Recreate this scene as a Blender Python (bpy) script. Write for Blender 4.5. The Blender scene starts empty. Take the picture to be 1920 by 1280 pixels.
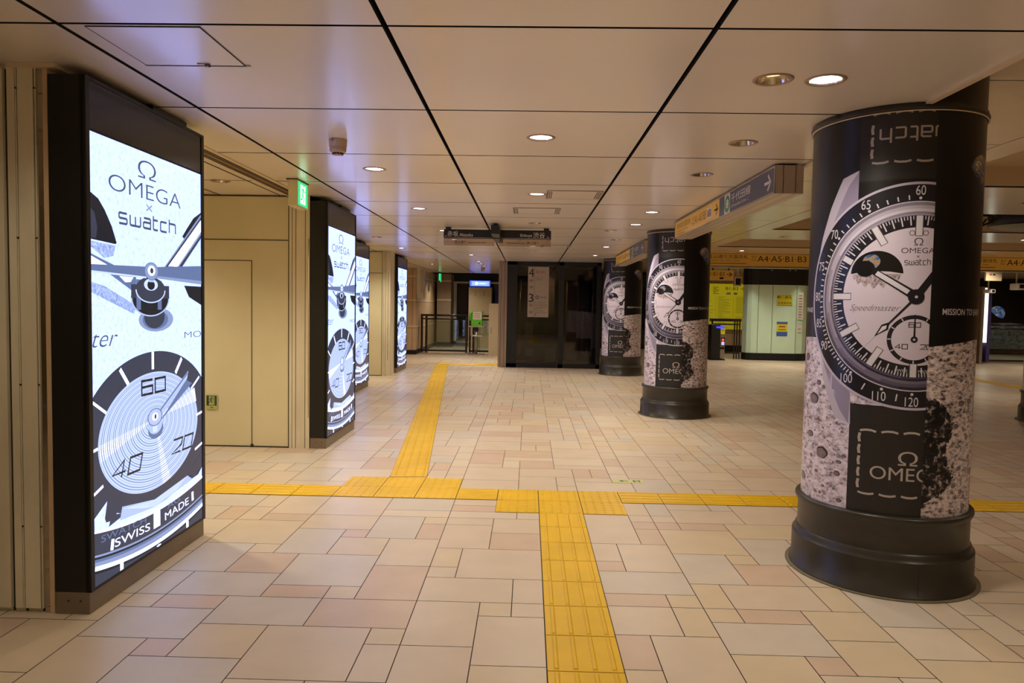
import bpy, bmesh, math, random
from mathutils import Vector, Matrix
random.seed(7)
SC = bpy.context.scene
COL = SC.collection
PI = math.pi

# ------------------------------------------------------------------ camera, world, exposure
def make_camera():
    f, pitch, yaw, roll, h = 1338.309, -0.0502209, -0.0227378, 0.0171316, 1.40267
    cy, sy = math.cos(yaw), math.sin(yaw)
    d = Vector((sy*math.cos(pitch), cy*math.cos(pitch), math.sin(pitch)))
    r0 = Vector((cy, -sy, 0)); u0 = r0.cross(d)
    c, s = math.cos(roll), math.sin(roll)
    r = c*r0 + s*u0; u = -s*r0 + c*u0
    cam = bpy.data.cameras.new('camera'); o = bpy.data.objects.new('camera', cam); COL.objects.link(o)
    cam.sensor_width = 36; cam.lens = f/1920*36; cam.clip_end = 200; cam.clip_start = 0.05
    M = Matrix((r, u, -d)).transposed().to_4x4(); M.translation = Vector((0, 0, h))
    o.matrix_world = M; SC.camera = o
make_camera()
W = bpy.data.worlds.new('world'); SC.world = W; W.use_nodes = True
W.node_tree.nodes['Background'].inputs[0].default_value = (1.0, .78, .55, 1)
W.node_tree.nodes['Background'].inputs[1].default_value = 0.06
SC.view_settings.view_transform = 'Standard'; SC.view_settings.look = 'None'
SC.view_settings.exposure = 0.0; SC.view_settings.gamma = 1.0; SC.view_settings.use_curve_mapping = False
LAMP = 62.0            # watts of one ceiling downlight
WARM = (1.0, .91, .745)
SCREEN = 1.9          # brightness of the display panels

# ------------------------------------------------------------------ materials
def lin(c):
    return tuple(((v/255)/12.92 if v/255 <= .04045 else ((v/255+.055)/1.055)**2.4) for v in c)
MATS = {}
def mat(name, rgb=(200, 200, 200), rough=.5, metal=0.0, emit=0.0, var=0.0, scale=4.0, bump=0.0, bscale=60.0, spec=.5, coat=0.0, stretch=(1, 1, 1)):
    """procedural principled material: base colour broken up by noise, optional bump"""
    if name in MATS: return MATS[name]
    m = bpy.data.materials.new(name); m.use_nodes = True; MATS[name] = m
    nt = m.node_tree; b = nt.nodes['Principled BSDF']; L = nt.links
    c = lin(rgb)
    b.inputs['Roughness'].default_value = rough; b.inputs['Metallic'].default_value = metal
    b.inputs['Specular IOR Level'].default_value = spec; b.inputs['Coat Weight'].default_value = coat
    b.inputs['Coat Roughness'].default_value = .15
    b.inputs['Base Color'].default_value = (*c, 1)
    if emit:
        b.inputs['Emission Color'].default_value = (*c, 1); b.inputs['Emission Strength'].default_value = emit
        b.inputs['Specular IOR Level'].default_value = .2
        b.inputs['Base Color'].default_value = (*[v*.1 for v in c], 1)
    if var or bump:
        tc = nt.nodes.new('ShaderNodeTexCoord'); mp = nt.nodes.new('ShaderNodeMapping'); mp.inputs['Scale'].default_value = stretch
        L.new(tc.outputs['Object'], mp.inputs['Vector'])
        if var:
            n = nt.nodes.new('ShaderNodeTexNoise'); n.inputs['Scale'].default_value = scale; n.inputs['Detail'].default_value = 5
            r = nt.nodes.new('ShaderNodeValToRGB'); r.color_ramp.elements[0].position = .3; r.color_ramp.elements[1].position = .7
            r.color_ramp.elements[0].color = (*[max(0, v*(1-var)) for v in c], 1)
            r.color_ramp.elements[1].color = (*[min(1, v*(1+var*.6)) for v in c], 1)
            L.new(mp.outputs[0], n.inputs['Vector']); L.new(n.outputs['Fac'], r.inputs[0])
            L.new(r.outputs[0], b.inputs['Emission Color' if emit else 'Base Color'])
        if bump:
            n2 = nt.nodes.new('ShaderNodeTexNoise'); n2.inputs['Scale'].default_value = bscale; n2.inputs['Detail'].default_value = 4
            bp = nt.nodes.new('ShaderNodeBump'); bp.inputs['Strength'].default_value = bump; bp.inputs['Distance'].default_value = .01
            L.new(mp.outputs[0], n2.inputs['Vector']); L.new(n2.outputs['Fac'], bp.inputs['Height']); L.new(bp.outputs[0], b.inputs['Normal'])
    return m
def glass(name, tint=(225, 235, 230), a=.12):
    """thin pane: mostly see-through with a glossy film"""
    if name in MATS: return MATS[name]
    m = bpy.data.materials.new(name); m.use_nodes = True; MATS[name] = m
    nt = m.node_tree; nt.nodes.remove(nt.nodes['Principled BSDF']); L = nt.links
    t = nt.nodes.new('ShaderNodeBsdfTransparent'); t.inputs[0].default_value = (*lin(tint), 1)
    g = nt.nodes.new('ShaderNodeBsdfGlossy'); g.inputs['Roughness'].default_value = .02; g.inputs[0].default_value = (.9, .9, .9, 1)
    fr = nt.nodes.new('ShaderNodeFresnel'); fr.inputs[0].default_value = 1.5
    ad = nt.nodes.new('ShaderNodeMath'); ad.inputs[1].default_value = a*.3; L.new(fr.outputs[0], ad.inputs[0])
    mx = nt.nodes.new('ShaderNodeMixShader'); L.new(ad.outputs[0], mx.inputs[0]); L.new(t.outputs[0], mx.inputs[1]); L.new(g.outputs[0], mx.inputs[2])
    L.new(mx.outputs[0], nt.nodes['Material Output'].inputs[0]); return m
def ramp_mat(name, stops, kind, scale, rough=.45, emit=0.0, stretch=(1, 1, 1), dist=0.0, detail=8.0):
    """printed picture texture: colours from a noise / voronoi ramp (lunar ground, earth, speckle, woven cloth)"""
    if name in MATS: return MATS[name]
    m = bpy.data.materials.new(name); m.use_nodes = True; MATS[name] = m
    nt = m.node_tree; b = nt.nodes['Principled BSDF']; L = nt.links; b.inputs['Roughness'].default_value = rough
    tc = nt.nodes.new('ShaderNodeTexCoord'); mp = nt.nodes.new('ShaderNodeMapping'); mp.inputs['Scale'].default_value = stretch
    L.new(tc.outputs['Object'], mp.inputs['Vector'])
    r = nt.nodes.new('ShaderNodeValToRGB'); e = r.color_ramp.elements
    while len(e) < len(stops): e.new(.5)
    for k, (p, c) in enumerate(stops): e[k].position = p; e[k].color = (*lin(c), 1)
    n = nt.nodes.new('ShaderNodeTexNoise'); n.inputs['Scale'].default_value = scale; n.inputs['Detail'].default_value = detail
    n.inputs['Roughness'].default_value = .68; n.inputs['Distortion'].default_value = dist
    L.new(mp.outputs[0], n.inputs['Vector'])
    src = n.outputs['Fac']
    if kind == 'crater':
        # three sizes of craters: bright rim, dark bowl, over rough noise
        acc = src
        for sc_, w in ((7.0, .30), (17.0, .22), (40.0, .16)):
            v = nt.nodes.new('ShaderNodeTexVoronoi'); v.inputs['Scale'].default_value = sc_
            ofs = nt.nodes.new('ShaderNodeVectorMath'); ofs.operation = 'MULTIPLY_ADD'
            L.new(n.outputs['Color'], ofs.inputs[0]); ofs.inputs[1].default_value = (.12, .12, .12); L.new(mp.outputs[0], ofs.inputs[2])
            L.new(ofs.outputs[0], v.inputs['Vector'])
            cr = nt.nodes.new('ShaderNodeValToRGB'); q = cr.color_ramp.elements
            q[0].position = 0; q[0].color = (.12, .12, .12, 1); q[1].position = .55; q[1].color = (.5, .5, .5, 1)
            k = q.new(.24); k.color = (.25, .25, .25, 1); k = q.new(.33); k.color = (.85, .85, .85, 1)
            L.new(v.outputs['Distance'], cr.inputs[0])
            mx = nt.nodes.new('ShaderNodeMix'); mx.data_type = 'FLOAT'; mx.inputs[0].default_value = w
            L.new(acc, mx.inputs[2]); L.new(cr.outputs[0], mx.inputs[3]); acc = mx.outputs[0]
        src = acc
    elif kind == 'weave':
        w = nt.nodes.new('ShaderNodeTexWave'); w.inputs['Scale'].default_value = scale; w.bands_direction = 'X'
        L.new(mp.outputs[0], w.inputs['Vector']); src = w.outputs['Fac']
    L.new(src, r.inputs[0]); L.new(r.outputs[0], b.inputs['Base Color'])
    if emit:
        L.new(r.outputs[0], b.inputs['Emission Color']); b.inputs['Emission Strength'].default_value = emit
        b.inputs['Base Color'].default_value = (.03, .03, .03, 1)
        for l in list(nt.links):
            if l.to_socket == b.inputs['Base Color']: nt.links.remove(l)
    return m

M_CEIL = mat('ceiling panel enamel', (230, 218, 204), .34, var=.05, scale=1.2, coat=.45, spec=.8)
M_CEIL2 = mat('hall ceiling enamel', (220, 196, 158), .22, var=.06, scale=1.0, coat=.2)
M_GAP = mat('joint shadow gap', (26, 20, 17), .8)
M_TRIM = mat('cream ceiling trim', (222, 200, 168), .35)
M_CREAM = mat('cream painted steel', (224, 212, 172), .38, var=.07, scale=1.6, bump=.04, bscale=9)
M_CREAM2 = mat('worn cream paint', (226, 214, 184), .42, var=.16, scale=5, stretch=(1, 1, .3))
M_SEAM = mat('dark seam', (46, 36, 26), .7)
M_BLACK = mat('black powder coat', (13, 12, 11), .45, var=.12, scale=12)
M_BLACKG = mat('black glass header', (24, 22, 21), .2)
M_PLINTH = mat('brown grey steel plinth', (128, 110, 90), .42, var=.12, scale=6)
M_MIRROR = mat('polished stainless', (190, 180, 165), .06, 1.0)
M_STEEL = mat('brushed stainless', (170, 160, 150), .3, .85, var=.06, scale=20)
M_PINK = mat('rose stainless post', (158, 138, 120), .34, .55, var=.1, scale=3, stretch=(4, 4, .3))
M_STONE = mat('tan wall stone', (206, 176, 140), .5, var=.1, scale=3)
M_STONE2 = mat('grey brown wall stone', (150, 130, 108), .55, var=.1, scale=3)
M_COLBASE = mat('dark bronze column base', (52, 47, 38), .33, var=.15, scale=8)
M_COLBLK = mat('column black wrap', (20, 18, 16), .3)
M_DARK = mat('dark far room', (22, 20, 20), .6)
M_WHITE = mat('off white paint', (215, 208, 196), .4)
M_BEIGE = mat('beige cabinet steel', (196, 176, 142), .4, var=.05)
M_GREY = mat('sign box grey', (192, 174, 150), .35, .1)
M_RAIL = mat('dark bronze rail', (46, 40, 36), .28, .4)
M_YEL = mat('tactile yellow', (232, 184, 14), .42, var=.10, scale=3)
M_SIGNY = mat('amber sign film', (226, 158, 62), .3, emit=.35)
M_SIGNB = mat('slate blue sign film', (84, 82, 104), .3, emit=.2)
M_INK = mat('black ink', (22, 20, 18), .5)
M_WINK = mat('white ink', (225, 220, 212), .5)
M_GRN = mat('route green', (58, 150, 92), .5)
M_GLASS = glass('clear pane')
M_GLASSD = glass('smoked pane', (176, 168, 158), 0)

# ------------------------------------------------------------------ mesh helpers
class B:
    """collects shapes with several materials and links them as ONE mesh object"""
    def __init__(s): s.v = []; s.f = []; s.mi = []; s.ms = []; s.sm = []
    def m(s, material):
        if material not in s.ms: s.ms.append(material)
        return s.ms.index(material)
    def add(s, vs, fs, material, smooth=False):
        o = len(s.v); s.v += [tuple(v) for v in vs]; k = s.m(material)
        for f in fs: s.f.append([i+o for i in f]); s.mi.append(k); s.sm.append(smooth)
        return s
    def box(s, x0, x1, y0, y1, z0, z1, material, bev=0.0):
        if bev:
            bm = bmesh.new(); bmesh.ops.create_cube(bm, size=1)
            for v in bm.verts: v.co = Vector(((x0+x1)/2+v.co.x*(x1-x0), (y0+y1)/2+v.co.y*(y1-y0), (z0+z1)/2+v.co.z*(z1-z0)))
            bmesh.ops.bevel(bm, geom=bm.edges[:], offset=bev, segments=2, affect='EDGES', profile=.6)
            bm.verts.index_update(); s.add([v.co.copy() for v in bm.verts], [[v.index for v in f.verts] for f in bm.faces], material); bm.free(); return s
        return s.add([(x0, y0, z0), (x1, y0, z0), (x1, y1, z0), (x0, y1, z0), (x0, y0, z1), (x1, y0, z1), (x1, y1, z1), (x0, y1, z1)],
                     [(0, 3, 2, 1), (4, 5, 6, 7), (0, 1, 5, 4), (1, 2, 6, 5), (2, 3, 7, 6), (3, 0, 4, 7)], material)
    def quad(s, pts, material): return s.add(pts, [tuple(range(len(pts)))], material)
    def lathe(s, prof, material, n=64, c=(0, 0, 0), a0=0.0, a1=2*PI, axis='z'):
        full = abs(a1-a0-2*PI) < 1e-6; k = n if full else n+1; vs = []; fs = []
        for r, z in prof:
            for i in range(k):
                a = a0+(a1-a0)*i/n
                p = (r*math.cos(a), r*math.sin(a), z)
                if axis == 'y': p = (p[0], p[2], p[1])
                if axis == 'x': p = (p[2], p[0], p[1])
                vs.append((c[0]+p[0], c[1]+p[1], c[2]+p[2]))
        for j in range(len(prof)-1):
            for i in range(n):
                a, b_ = j*k+i, j*k+(i+1) % k
                fs.append((a, b_, b_+k, a+k))
        return s.add(vs, fs, material, True)
    def cyl(s, c, r, h, material, n=24, axis='z'):
        return s.lathe([(0.0001, 0), (r, 0), (r, 0), (r, h), (r, h), (0.0001, h)], material, n, c, axis=axis)
    def tube(s, pts, r, material, n=10):
        pts = [Vector(p) for p in pts]; vs = []; fs = []
        for i, p in enumerate(pts):
            d = (pts[min(i+1, len(pts)-1)]-pts[max(i-1, 0)]).normalized()
            a = d.orthogonal().normalized() if i == 0 else (a-d*a.dot(d)).normalized()
            b_ = d.cross(a)
            for k in range(n): t = 2*PI*k/n; vs.append(p+a*(r*math.cos(t))+b_*(r*math.sin(t)))
        for i in range(len(pts)-1):
            for k in range(n): fs.append((i*n+k, i*n+(k+1) % n, (i+1)*n+(k+1) % n, (i+1)*n+k))
        fs.append(tuple(range(n))[::-1]); fs.append(tuple((len(pts)-1)*n+k for k in range(n)))
        return s.add(vs, fs, material, True)
    def prism(s, poly, z0, z1, material):
        n = len(poly)
        vs = [(x, y, z0) for x, y in poly]+[(x, y, z1) for x, y in poly]
        fs = [tuple(range(n))[::-1], tuple(range(n, 2*n))]+[(i, (i+1) % n, n+(i+1) % n, n+i) for i in range(n)]
        return s.add(vs, fs, material)
    def mesh(s, name):
        me = bpy.data.meshes.new(name); me.from_pydata(s.v, [], s.f)
        for m in s.ms: me.materials.append(m)
        me.polygons.foreach_set('material_index', s.mi); me.polygons.foreach_set('use_smooth', s.sm)
        me.update(); return me
    def obj(s, name, parent=None, loc=None):
        o = bpy.data.objects.new(name, s.mesh(name)); COL.objects.link(o)
        if parent: o.parent = parent
        if loc: o.location = loc
        return o
def tag(o, label, cat, group=None):
    o['label'] = label; o['category'] = cat
    if group: o['group'] = group
    return o
def thing(name, label, cat, loc=(0, 0, 0), rz=0.0, group=None):
    o = bpy.data.objects.new(name, None); COL.objects.link(o); o.location = loc; o.rotation_euler = (0, 0, rz); o.empty_display_size = .2
    return tag(o, label, cat, group)
def struct(b, name, parent=None):
    o = b.obj(name, parent)
    if not parent: o['kind'] = 'structure'
    return o
def children(o): return [c for c in bpy.data.objects if c.parent == o]
def dup(root, loc, label, rz=None, skip=()):
    r = root.copy(); COL.objects.link(r); r.location = loc; r['label'] = label
    if rz is not None: r.rotation_euler = (0, 0, rz)
    for ch in children(root):
        if ch.name.split('.')[0] in skip: continue
        c = ch.copy(); COL.objects.link(c); c.parent = r
        for g in children(ch):
            d = g.copy(); COL.objects.link(d); d.parent = c
    return r

# ------------------------------------------------------------------ flat artwork helper
TXT = {}
def text_geo(s, thin=0.0):
    if (s, thin) in TXT: return TXT[(s, thin)]
    cu = bpy.data.curves.new('lettering', 'FONT'); cu.body = s; cu.resolution_u = 5; cu.offset = -thin
    o = bpy.data.objects.new('lettering', cu); COL.objects.link(o)
    me = bpy.data.meshes.new_from_object(o.evaluated_get(bpy.context.evaluated_depsgraph_get()))
    vs = [(v.co.x, v.co.y) for v in me.vertices]; fs = [list(p.vertices) for p in me.polygons]
    bpy.data.objects.remove(o); bpy.data.curves.remove(cu); bpy.data.meshes.remove(me)
    x0 = min(v[0] for v in vs); x1 = max(v[0] for v in vs); y0 = min(v[1] for v in vs); y1 = max(v[1] for v in vs)
    TXT[(s, thin)] = (vs, fs, x0, x1, y0, y1); return TXT[(s, thin)]
class Art:
    def __init__(s): s.v = []; s.f = []; s.mi = []; s.ms = []
    def add(s, vs, fs, m, k):
        if m not in s.ms: s.ms.append(m)
        o = len(s.v); s.v += [(x, y, k) for x, y in vs]
        for f in fs: s.f.append([i+o for i in f]); s.mi.append(s.ms.index(m))
    def poly(s, pts, m, k): s.add(pts, [list(range(len(pts)))], m, k)
    def rect(s, x0, x1, y0, y1, m, k): s.poly([(x0, y0), (x1, y0), (x1, y1), (x0, y1)], m, k)
    def disc(s, cx, cy, rx, ry, m, k, n=72, a0=0.0, a1=2*PI):
        s.poly([(cx+rx*math.cos(a0+(a1-a0)*i/n), cy+ry*math.sin(a0+(a1-a0)*i/n)) for i in range(n if a1-a0 > 6.28 else n+1)], m, k)
    def ring(s, cx, cy, rx0, ry0, rx1, ry1, m, k, n=96, a0=0.0, a1=2*PI, cx1=None, cy1=None):
        cx1 = cx if cx1 is None else cx1; cy1 = cy if cy1 is None else cy1; vs = []; fs = []
        for i in range(n+1):
            a = a0+(a1-a0)*i/n; vs += [(cx+rx0*math.cos(a), cy+ry0*math.sin(a)), (cx1+rx1*math.cos(a), cy1+ry1*math.sin(a))]
        for i in range(n): fs.append([2*i, 2*i+1, 2*i+3, 2*i+2])
        s.add(vs, fs, m, k)
    def line(s, pts, w, m, k, w1=None):
        """mitred ribbon along a polyline, tapering from w to w1"""
        w1 = w if w1 is None else w1; n = len(pts); shut = n > 3 and math.hypot(pts[0][0]-pts[-1][0], pts[0][1]-pts[-1][1]) < 1e-9
        D = []
        for (xa, ya), (xb, yb) in zip(pts, pts[1:]): l = math.hypot(xb-xa, yb-ya) or 1; D.append(((xb-xa)/l, (yb-ya)/l))
        vs = []
        for i, (x, y) in enumerate(pts):
            d0 = D[i-1] if i else (D[-1] if shut else D[0]); d1 = D[i] if i < n-1 else (D[0] if shut else D[-1])
            nx, ny = -(d0[1]+d1[1]), d0[0]+d1[0]; l = math.hypot(nx, ny) or 1; nx /= l; ny /= l
            q = min(2.0, 1/max(.2, nx*-d1[1]+ny*d1[0])); hw = (w+(w1-w)*i/(n-1))/2*q
            vs += [(x-nx*hw, y-ny*hw), (x+nx*hw, y+ny*hw)]
        s.add(vs, [[2*i, 2*i+2, 2*i+3, 2*i+1] for i in range(n-1)], m, k)
    def tick(s, cx, cy, a, r0, r1, w, m, k, sy=1.0):
        s.line([(cx+r0*math.cos(a), cy+sy*r0*math.sin(a)), (cx+r1*math.cos(a), cy+sy*r1*math.sin(a))], w, m, k)
    def text(s, t, m, k, box=None, at=None, h=None, rot=0.0, shear=0.0, sx=1.0, align='c', thin=0.0):
        vs, fs, x0, x1, y0, y1 = text_geo(t, thin)
        if box:
            bx0, bx1, by0, by1 = box; P = [(bx0+(x-x0)/(x1-x0)*(bx1-bx0), by0+(y-y0)/(y1-y0)*(by1-by0)) for x, y in vs]
            cx, cy = (bx0+bx1)/2, (by0+by1)/2
        else:
            q = h/(y1-y0); cx, cy = at; ox = {'c': (x0+x1)/2, 'l': x0, 'r': x1}[align]
            P = [(cx+(x-ox)*q*sx, cy+(y-(y0+y1)/2)*q) for x, y in vs]
        c, n = math.cos(rot), math.sin(rot)
        P = [((cx+(x-cx+shear*(y-cy))*c-(y-cy)*n), cy+(x-cx+shear*(y-cy))*n+(y-cy)*c) for x, y in P]
        s.add(P, fs, m, k)
    def logo_word(s, box, w, m, k, flip=False):
        """thin squared lower-case watch lettering drawn with strokes"""
        G = [(.9, [[(.9, 1), (.08, 1), (0, .9), (0, .6), (.08, .5), (.82, .5), (.9, .4), (.9, .1), (.82, 0), (0, 0)]]), (1.25, [[(0, 1), (0, .1), (.1, 0), (1.15, 0), (1.25, .1), (1.25, 1)], [(.625, 0), (.625, .9)]]),
             (.9, [[(.05, 1), (.8, 1), (.9, .9), (.9, 0), (.1, 0), (0, .1), (0, .48), (.1, .58), (.9, .58)]]), (.6, [[(0, 1.4), (0, .1), (.1, 0), (.6, 0)], [(0, 1), (.6, 1)]]),
             (.85, [[(.85, 1), (.1, 1), (0, .9), (0, .1), (.1, 0), (.85, 0)]]), (.9, [[(0, 1.45), (0, 0)], [(0, 1), (.8, 1), (.9, .9), (.9, 0)]])]
        x0, x1, y0, y1 = box; tot = sum(g[0] for g in G)+.38*5; q = (x1-x0)/tot; v = (y1-y0)/1.45; x = 0
        for wd, pl in G:
            for p in pl:
                P = [(x0+(x+a)*q, y0+b_*v) for a, b_ in p]
                if flip: P = [(x0+x1-a, y0+y1-b_) for a, b_ in P]
                s.line(P, w, m, k)
            x += wd+.38
    def digits(s, t, x0, x1, y0, y1, w, m, k, slant=0.0):
        """squared outline numerals of the small dial"""
        D = {'0': [[(0, 0), (1, 0), (1, 1), (0, 1), (0, 0)]], '6': [[(1, 1), (0, 1), (0, 0), (1, 0), (1, .55), (0, .55)]],
             '2': [[(0, 1), (1, 1), (1, .5), (0, 0), (1, 0)]], '4': [[(.75, 0), (.75, 1), (0, .3), (1, .3)]]}
        n = len(t); cw = (x1-x0)/(n+(n-1)*.25)
        for i, ch in enumerate(t):
            ox = x0+i*cw*1.25
            for pl in D[ch]: s.line([(ox+px*cw+slant*py*(y1-y0), y0+py*(y1-y0)) for px, py in pl], w, m, k)
    def build(s, name, fn, parent, clip=None, cuts=None, round_=False):
        """fn maps (x, y, layer) to space; clip keeps x0<=x<=x1; cuts subdivide along x"""
        bm = bmesh.new(); vs = [bm.verts.new(v) for v in s.v]
        for f, mi in zip(s.f, s.mi):
            try: bf = bm.faces.new([vs[i] for i in f]); bf.material_index = mi
            except ValueError: pass
        bmesh.ops.triangulate(bm, faces=bm.faces[:]); bm.normal_update()
        for f in bm.faces[:]:
            if f.normal.z < 0: f.normal_flip()
        if clip:
            for x, no in ((clip[0], (-1, 0, 0)), (clip[1], (1, 0, 0))):
                bmesh.ops.bisect_plane(bm, geom=bm.verts[:]+bm.edges[:]+bm.faces[:], plane_co=(x, 0, 0), plane_no=no, clear_outer=True)
        if cuts:
            xs = [v.co.x for v in bm.verts]; x = math.floor(min(xs)/cuts)*cuts
            while x < max(xs):
                bmesh.ops.bisect_plane(bm, geom=bm.verts[:]+bm.edges[:]+bm.faces[:], plane_co=(x, 0, 0), plane_no=(1, 0, 0)); x += cuts
        for v in bm.verts: v.co = Vector(fn(v.co.x, v.co.y, v.co.z))
        me = bpy.data.meshes.new(name); bm.to_mesh(me); bm.free()
        for m in s.ms: me.materials.append(m)
        if round_:
            me.polygons.foreach_set('use_smooth', [True]*len(me.polygons))
            me.normals_split_custom_set_from_vertices([Vector((v.co.x, v.co.y, 0)).normalized() for v in me.vertices])
        o = bpy.data.objects.new(name, me); COL.objects.link(o); o.parent = parent; return o

H = 2.405     # low ceiling
HH = 2.62     # hall ceiling
EDGE = 1.87   # where the low ceiling ends

# ------------------------------------------------------------------ floor
GX = lambda i: .095+.15*i
GY = lambda j: 4.782+.1478*j
def make_floor():
    fm = [mat('floor stone beige', (214, 194, 170), .34, var=.05, scale=5), mat('floor stone rose', (209, 182, 158), .34, var=.06, scale=5),
          mat('floor stone grey', (208, 194, 176), .36, var=.05, scale=5), mat('floor stone pale', (218, 200, 176), .34, var=.05, scale=5),
          mat('floor stone sand', (214, 193, 162), .34, var=.05, scale=5)]
    grout = mat('floor grout', (62, 42, 42), .8)
    I0, I1, J0, J1 = -44, 114, -50, 145
    occ = {}; tiles = []
    def put(i0, i1, j0, j1, m=None):
        for i in range(i0, i1):
            for j in range(j0, j1):
                if occ.get((i, j)): return
        for i in range(i0, i1):
            for j in range(j0, j1): occ[(i, j)] = 1
        tiles.append((i0, i1, j0, j1, m))
    known = [(-8, -5, -15, -12, 0), (-5, -4, -13, -12, 4), (-5, -4, -15, -13, 0), (-7, -4, -12, -10, 1), (-10, -7, -12, -10, 2), (-9, -7, -10, -9, 1), (-7, -6, -10, -9, 4),
        (-9, -6, -9, -6, 2), (-6, -4, -10, -7, 1), (-6, -4, -7, -4, 0), (-8, -6, -6, -4, 4), (-8, -7, -4, -3, 1), (-10, -8, -6, -3, 2), (-7, -5, -4, -1, 2), (-5, -4, -2, -1, 4), (-5, -4, -4, -2, 1),
        (-10, -7, -3, -1, 4), (-12, -10, -2, -1, 1), (-13, -10, -5, -2, 4), (-11, -10, -6, -5, 4), (-11, -9, -8, -6, 1), (-13, -11, -8, -5, 2), (-12, -9, -10, -8, 2), (-13, -12, -10, -8, 2),
        (-13, -12, -11, -10, 4), (-12, -10, -11, -10, 1), (-13, -10, -13, -11, 2), (-11, -10, -14, -13, 1), (-10, -8, -14, -12, 4), (-13, -11, -16, -13, 4), (-11, -8, -17, -14, 2), (-10, -8, -15, -14, 4),
        (-15, -13, -15, -12, 4), (-17, -15, -15, -12, 1), (-4, -3, -7, -5, 4), (-4, -3, -8, -7, 0), (-4, -1, -10, -8, 0), (-1, 0, -10, -8, 0), (-2, -1, -11, -10, 4), (-1, 0, -11, -10, 0), (-2, 0, -14, -11, 0),
        (-4, -2, -13, -10, 0), (-4, -2, -16, -13, 0), (-2, 0, -16, -14, 4), (-2, 0, -3, -1, 0), (-2, 0, -5, -3, 1), (-3, 0, -8, -5, 0), (-4, -2, -5, -2, 0), (-4, -2, -2, -1, 0), (-4, -1, -1, 0, 3), (-1, 0, -1, 0, 3),
        (2, 4, -4, 0, 0), (4, 5, -1, 0, 0), (5, 6, -1, 0, 0), (4, 5, -2, -1, 1), (5, 6, -2, -1, 1), (4, 5, -4, -2, 1), (2, 3, -6, -4, 0), (2, 3, -7, -6, 1), (3, 5, -7, -4, 0), (2, 5, -9, -7, 2), (2, 4, -10, -9, 1),
        (4, 5, -10, -9, 4), (2, 4, -12, -10, 0), (4, 5, -12, -10, 4), (2, 3, -14, -12, 1), (3, 5, -16, -12, 0), (2, 3, -16, -14, 4), (5, 8, -5, -2, 4), (6, 8, -2, -1, 1), (5, 7, -8, -5, 2), (7, 8, -6, -5, 4),
        (7, 9, -8, -6, 1), (8, 10, -6, -3, 2), (8, 11, -3, -1, 4), (5, 6, -10, -8, 4), (6, 9, -10, -8, 0), (5, 6, -11, -10, 4), (6, 8, -11, -10, 1), (5, 8, -13, -11, 2), (5, 7, -16, -13, 4), (7, 8, -14, -13, 1), (7, 9, -17, -14, 0), (8, 10, -12, -10, 4)]
    for k in known: put(*k)
    sizes = [(3, 3), (3, 3), (3, 2), (3, 2), (2, 3), (2, 3), (2, 2), (3, 2), (2, 1), (3, 1), (1, 2)]
    for j in range(J0, J1):
        i = I0
        while i < I1:
            if occ.get((i, j)): i += 1; continue
            opts = sizes[:]; random.shuffle(opts); opts += [(1, 1)]
            nxt = i-((i+4) % 9)+9
            for w, h in opts:
                if i+w > nxt or (nxt-(i+w) == 1 and w > 1 and random.random() < .4): continue
                if all(not occ.get((a, b)) for a in range(i, i+w) for b in range(j, j+h)):
                    put(i, i+w, j, j+h, random.choice([0, 0, 1, 2, 3, 3, 4])); break
            i += 1
    b = B(); g = .0021
    b.quad([(GX(I0), GY(J0), -.004), (GX(I1), GY(J0), -.004), (GX(I1), GY(J1), -.004), (GX(I0), GY(J1), -.004)], grout)
    for i0, i1, j0, j1, m in tiles:
        x0, x1, y0, y1 = GX(i0)+g, GX(i1)-g, GY(j0)+g, GY(j1)-g
        b.quad([(x0, y0, 0), (x1, y0, 0), (x1, y1, 0), (x0, y1, 0)], fm[m])
    b.box(GX(I0), GX(I1), GY(J0), GY(J1), -.15, -.02, grout)
    struct(b, 'floor')
make_floor()

# ------------------------------------------------------------------ tactile paving
def tile_geo(b, x0, y0, kind, t=.3, M=None):
    z0, z1 = .001, .004; e = .0028
    def P(x, y, z): v = Vector((x, y, z)); return M @ v if M else v
    def bx(xa, xb, ya, yb, za, zb, ins=0.0):
        vs = [P(xa, ya, za), P(xb, ya, za), P(xb, yb, za), P(xa, yb, za), P(xa+ins, ya+ins, zb), P(xb-ins, ya+ins, zb), P(xb-ins, yb-ins, zb), P(xa+ins, yb-ins, zb)]
        b.add(vs, [(4, 5, 6, 7), (0, 1, 5, 4), (1, 2, 6, 5), (2, 3, 7, 6), (3, 0, 4, 7)], M_YEL)
    b.add([P(x0, y0, .0008), P(x0+t, y0, .0008), P(x0+t, y0+t, .0008), P(x0, y0+t, .0008)], [(0, 1, 2, 3)], mat('floor grout'))
    bx(x0+e, x0+t-e, y0+e, y0+t-e, z0, z1)
    if kind == 'dot':
        for a in range(5):
            for c in range(5):
                cx, cy = x0+t*(a+.5)/5, y0+t*(c+.5)/5
                vs = []; n = 8
                for r, z in ((.012, z1), (.007, z1+.005)):
                    vs += [P(cx+r*math.cos(2*PI*k/n), cy+r*math.sin(2*PI*k/n), z) for k in range(n)]
                b.add(vs, [tuple(range(n, 2*n))]+[(k, (k+1) % n, n+(k+1) % n, n+k) for k in range(n)], M_YEL)
    else:
        for a in range(4):
            c = (a+.5)*t/4
            if kind == 'y': bx(x0+c-.011, x0+c+.011, y0+.012, y0+t-.012, z1, z1+.005, .006)
            else: bx(x0+.012, x0+t-.012, y0+c-.011, y0+c+.011, z1, z1+.005, .006)
PAV = 'yellow tactile paving on the floor'
def run(label, cells, M=None, t=.3):
    b = B()
    for x, y, k in cells: tile_geo(b, x, y, k, t, M)
    tag(b.obj('tactile_paving'), label, 'tactile paving', PAV)
Y0 = 4.779
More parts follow.
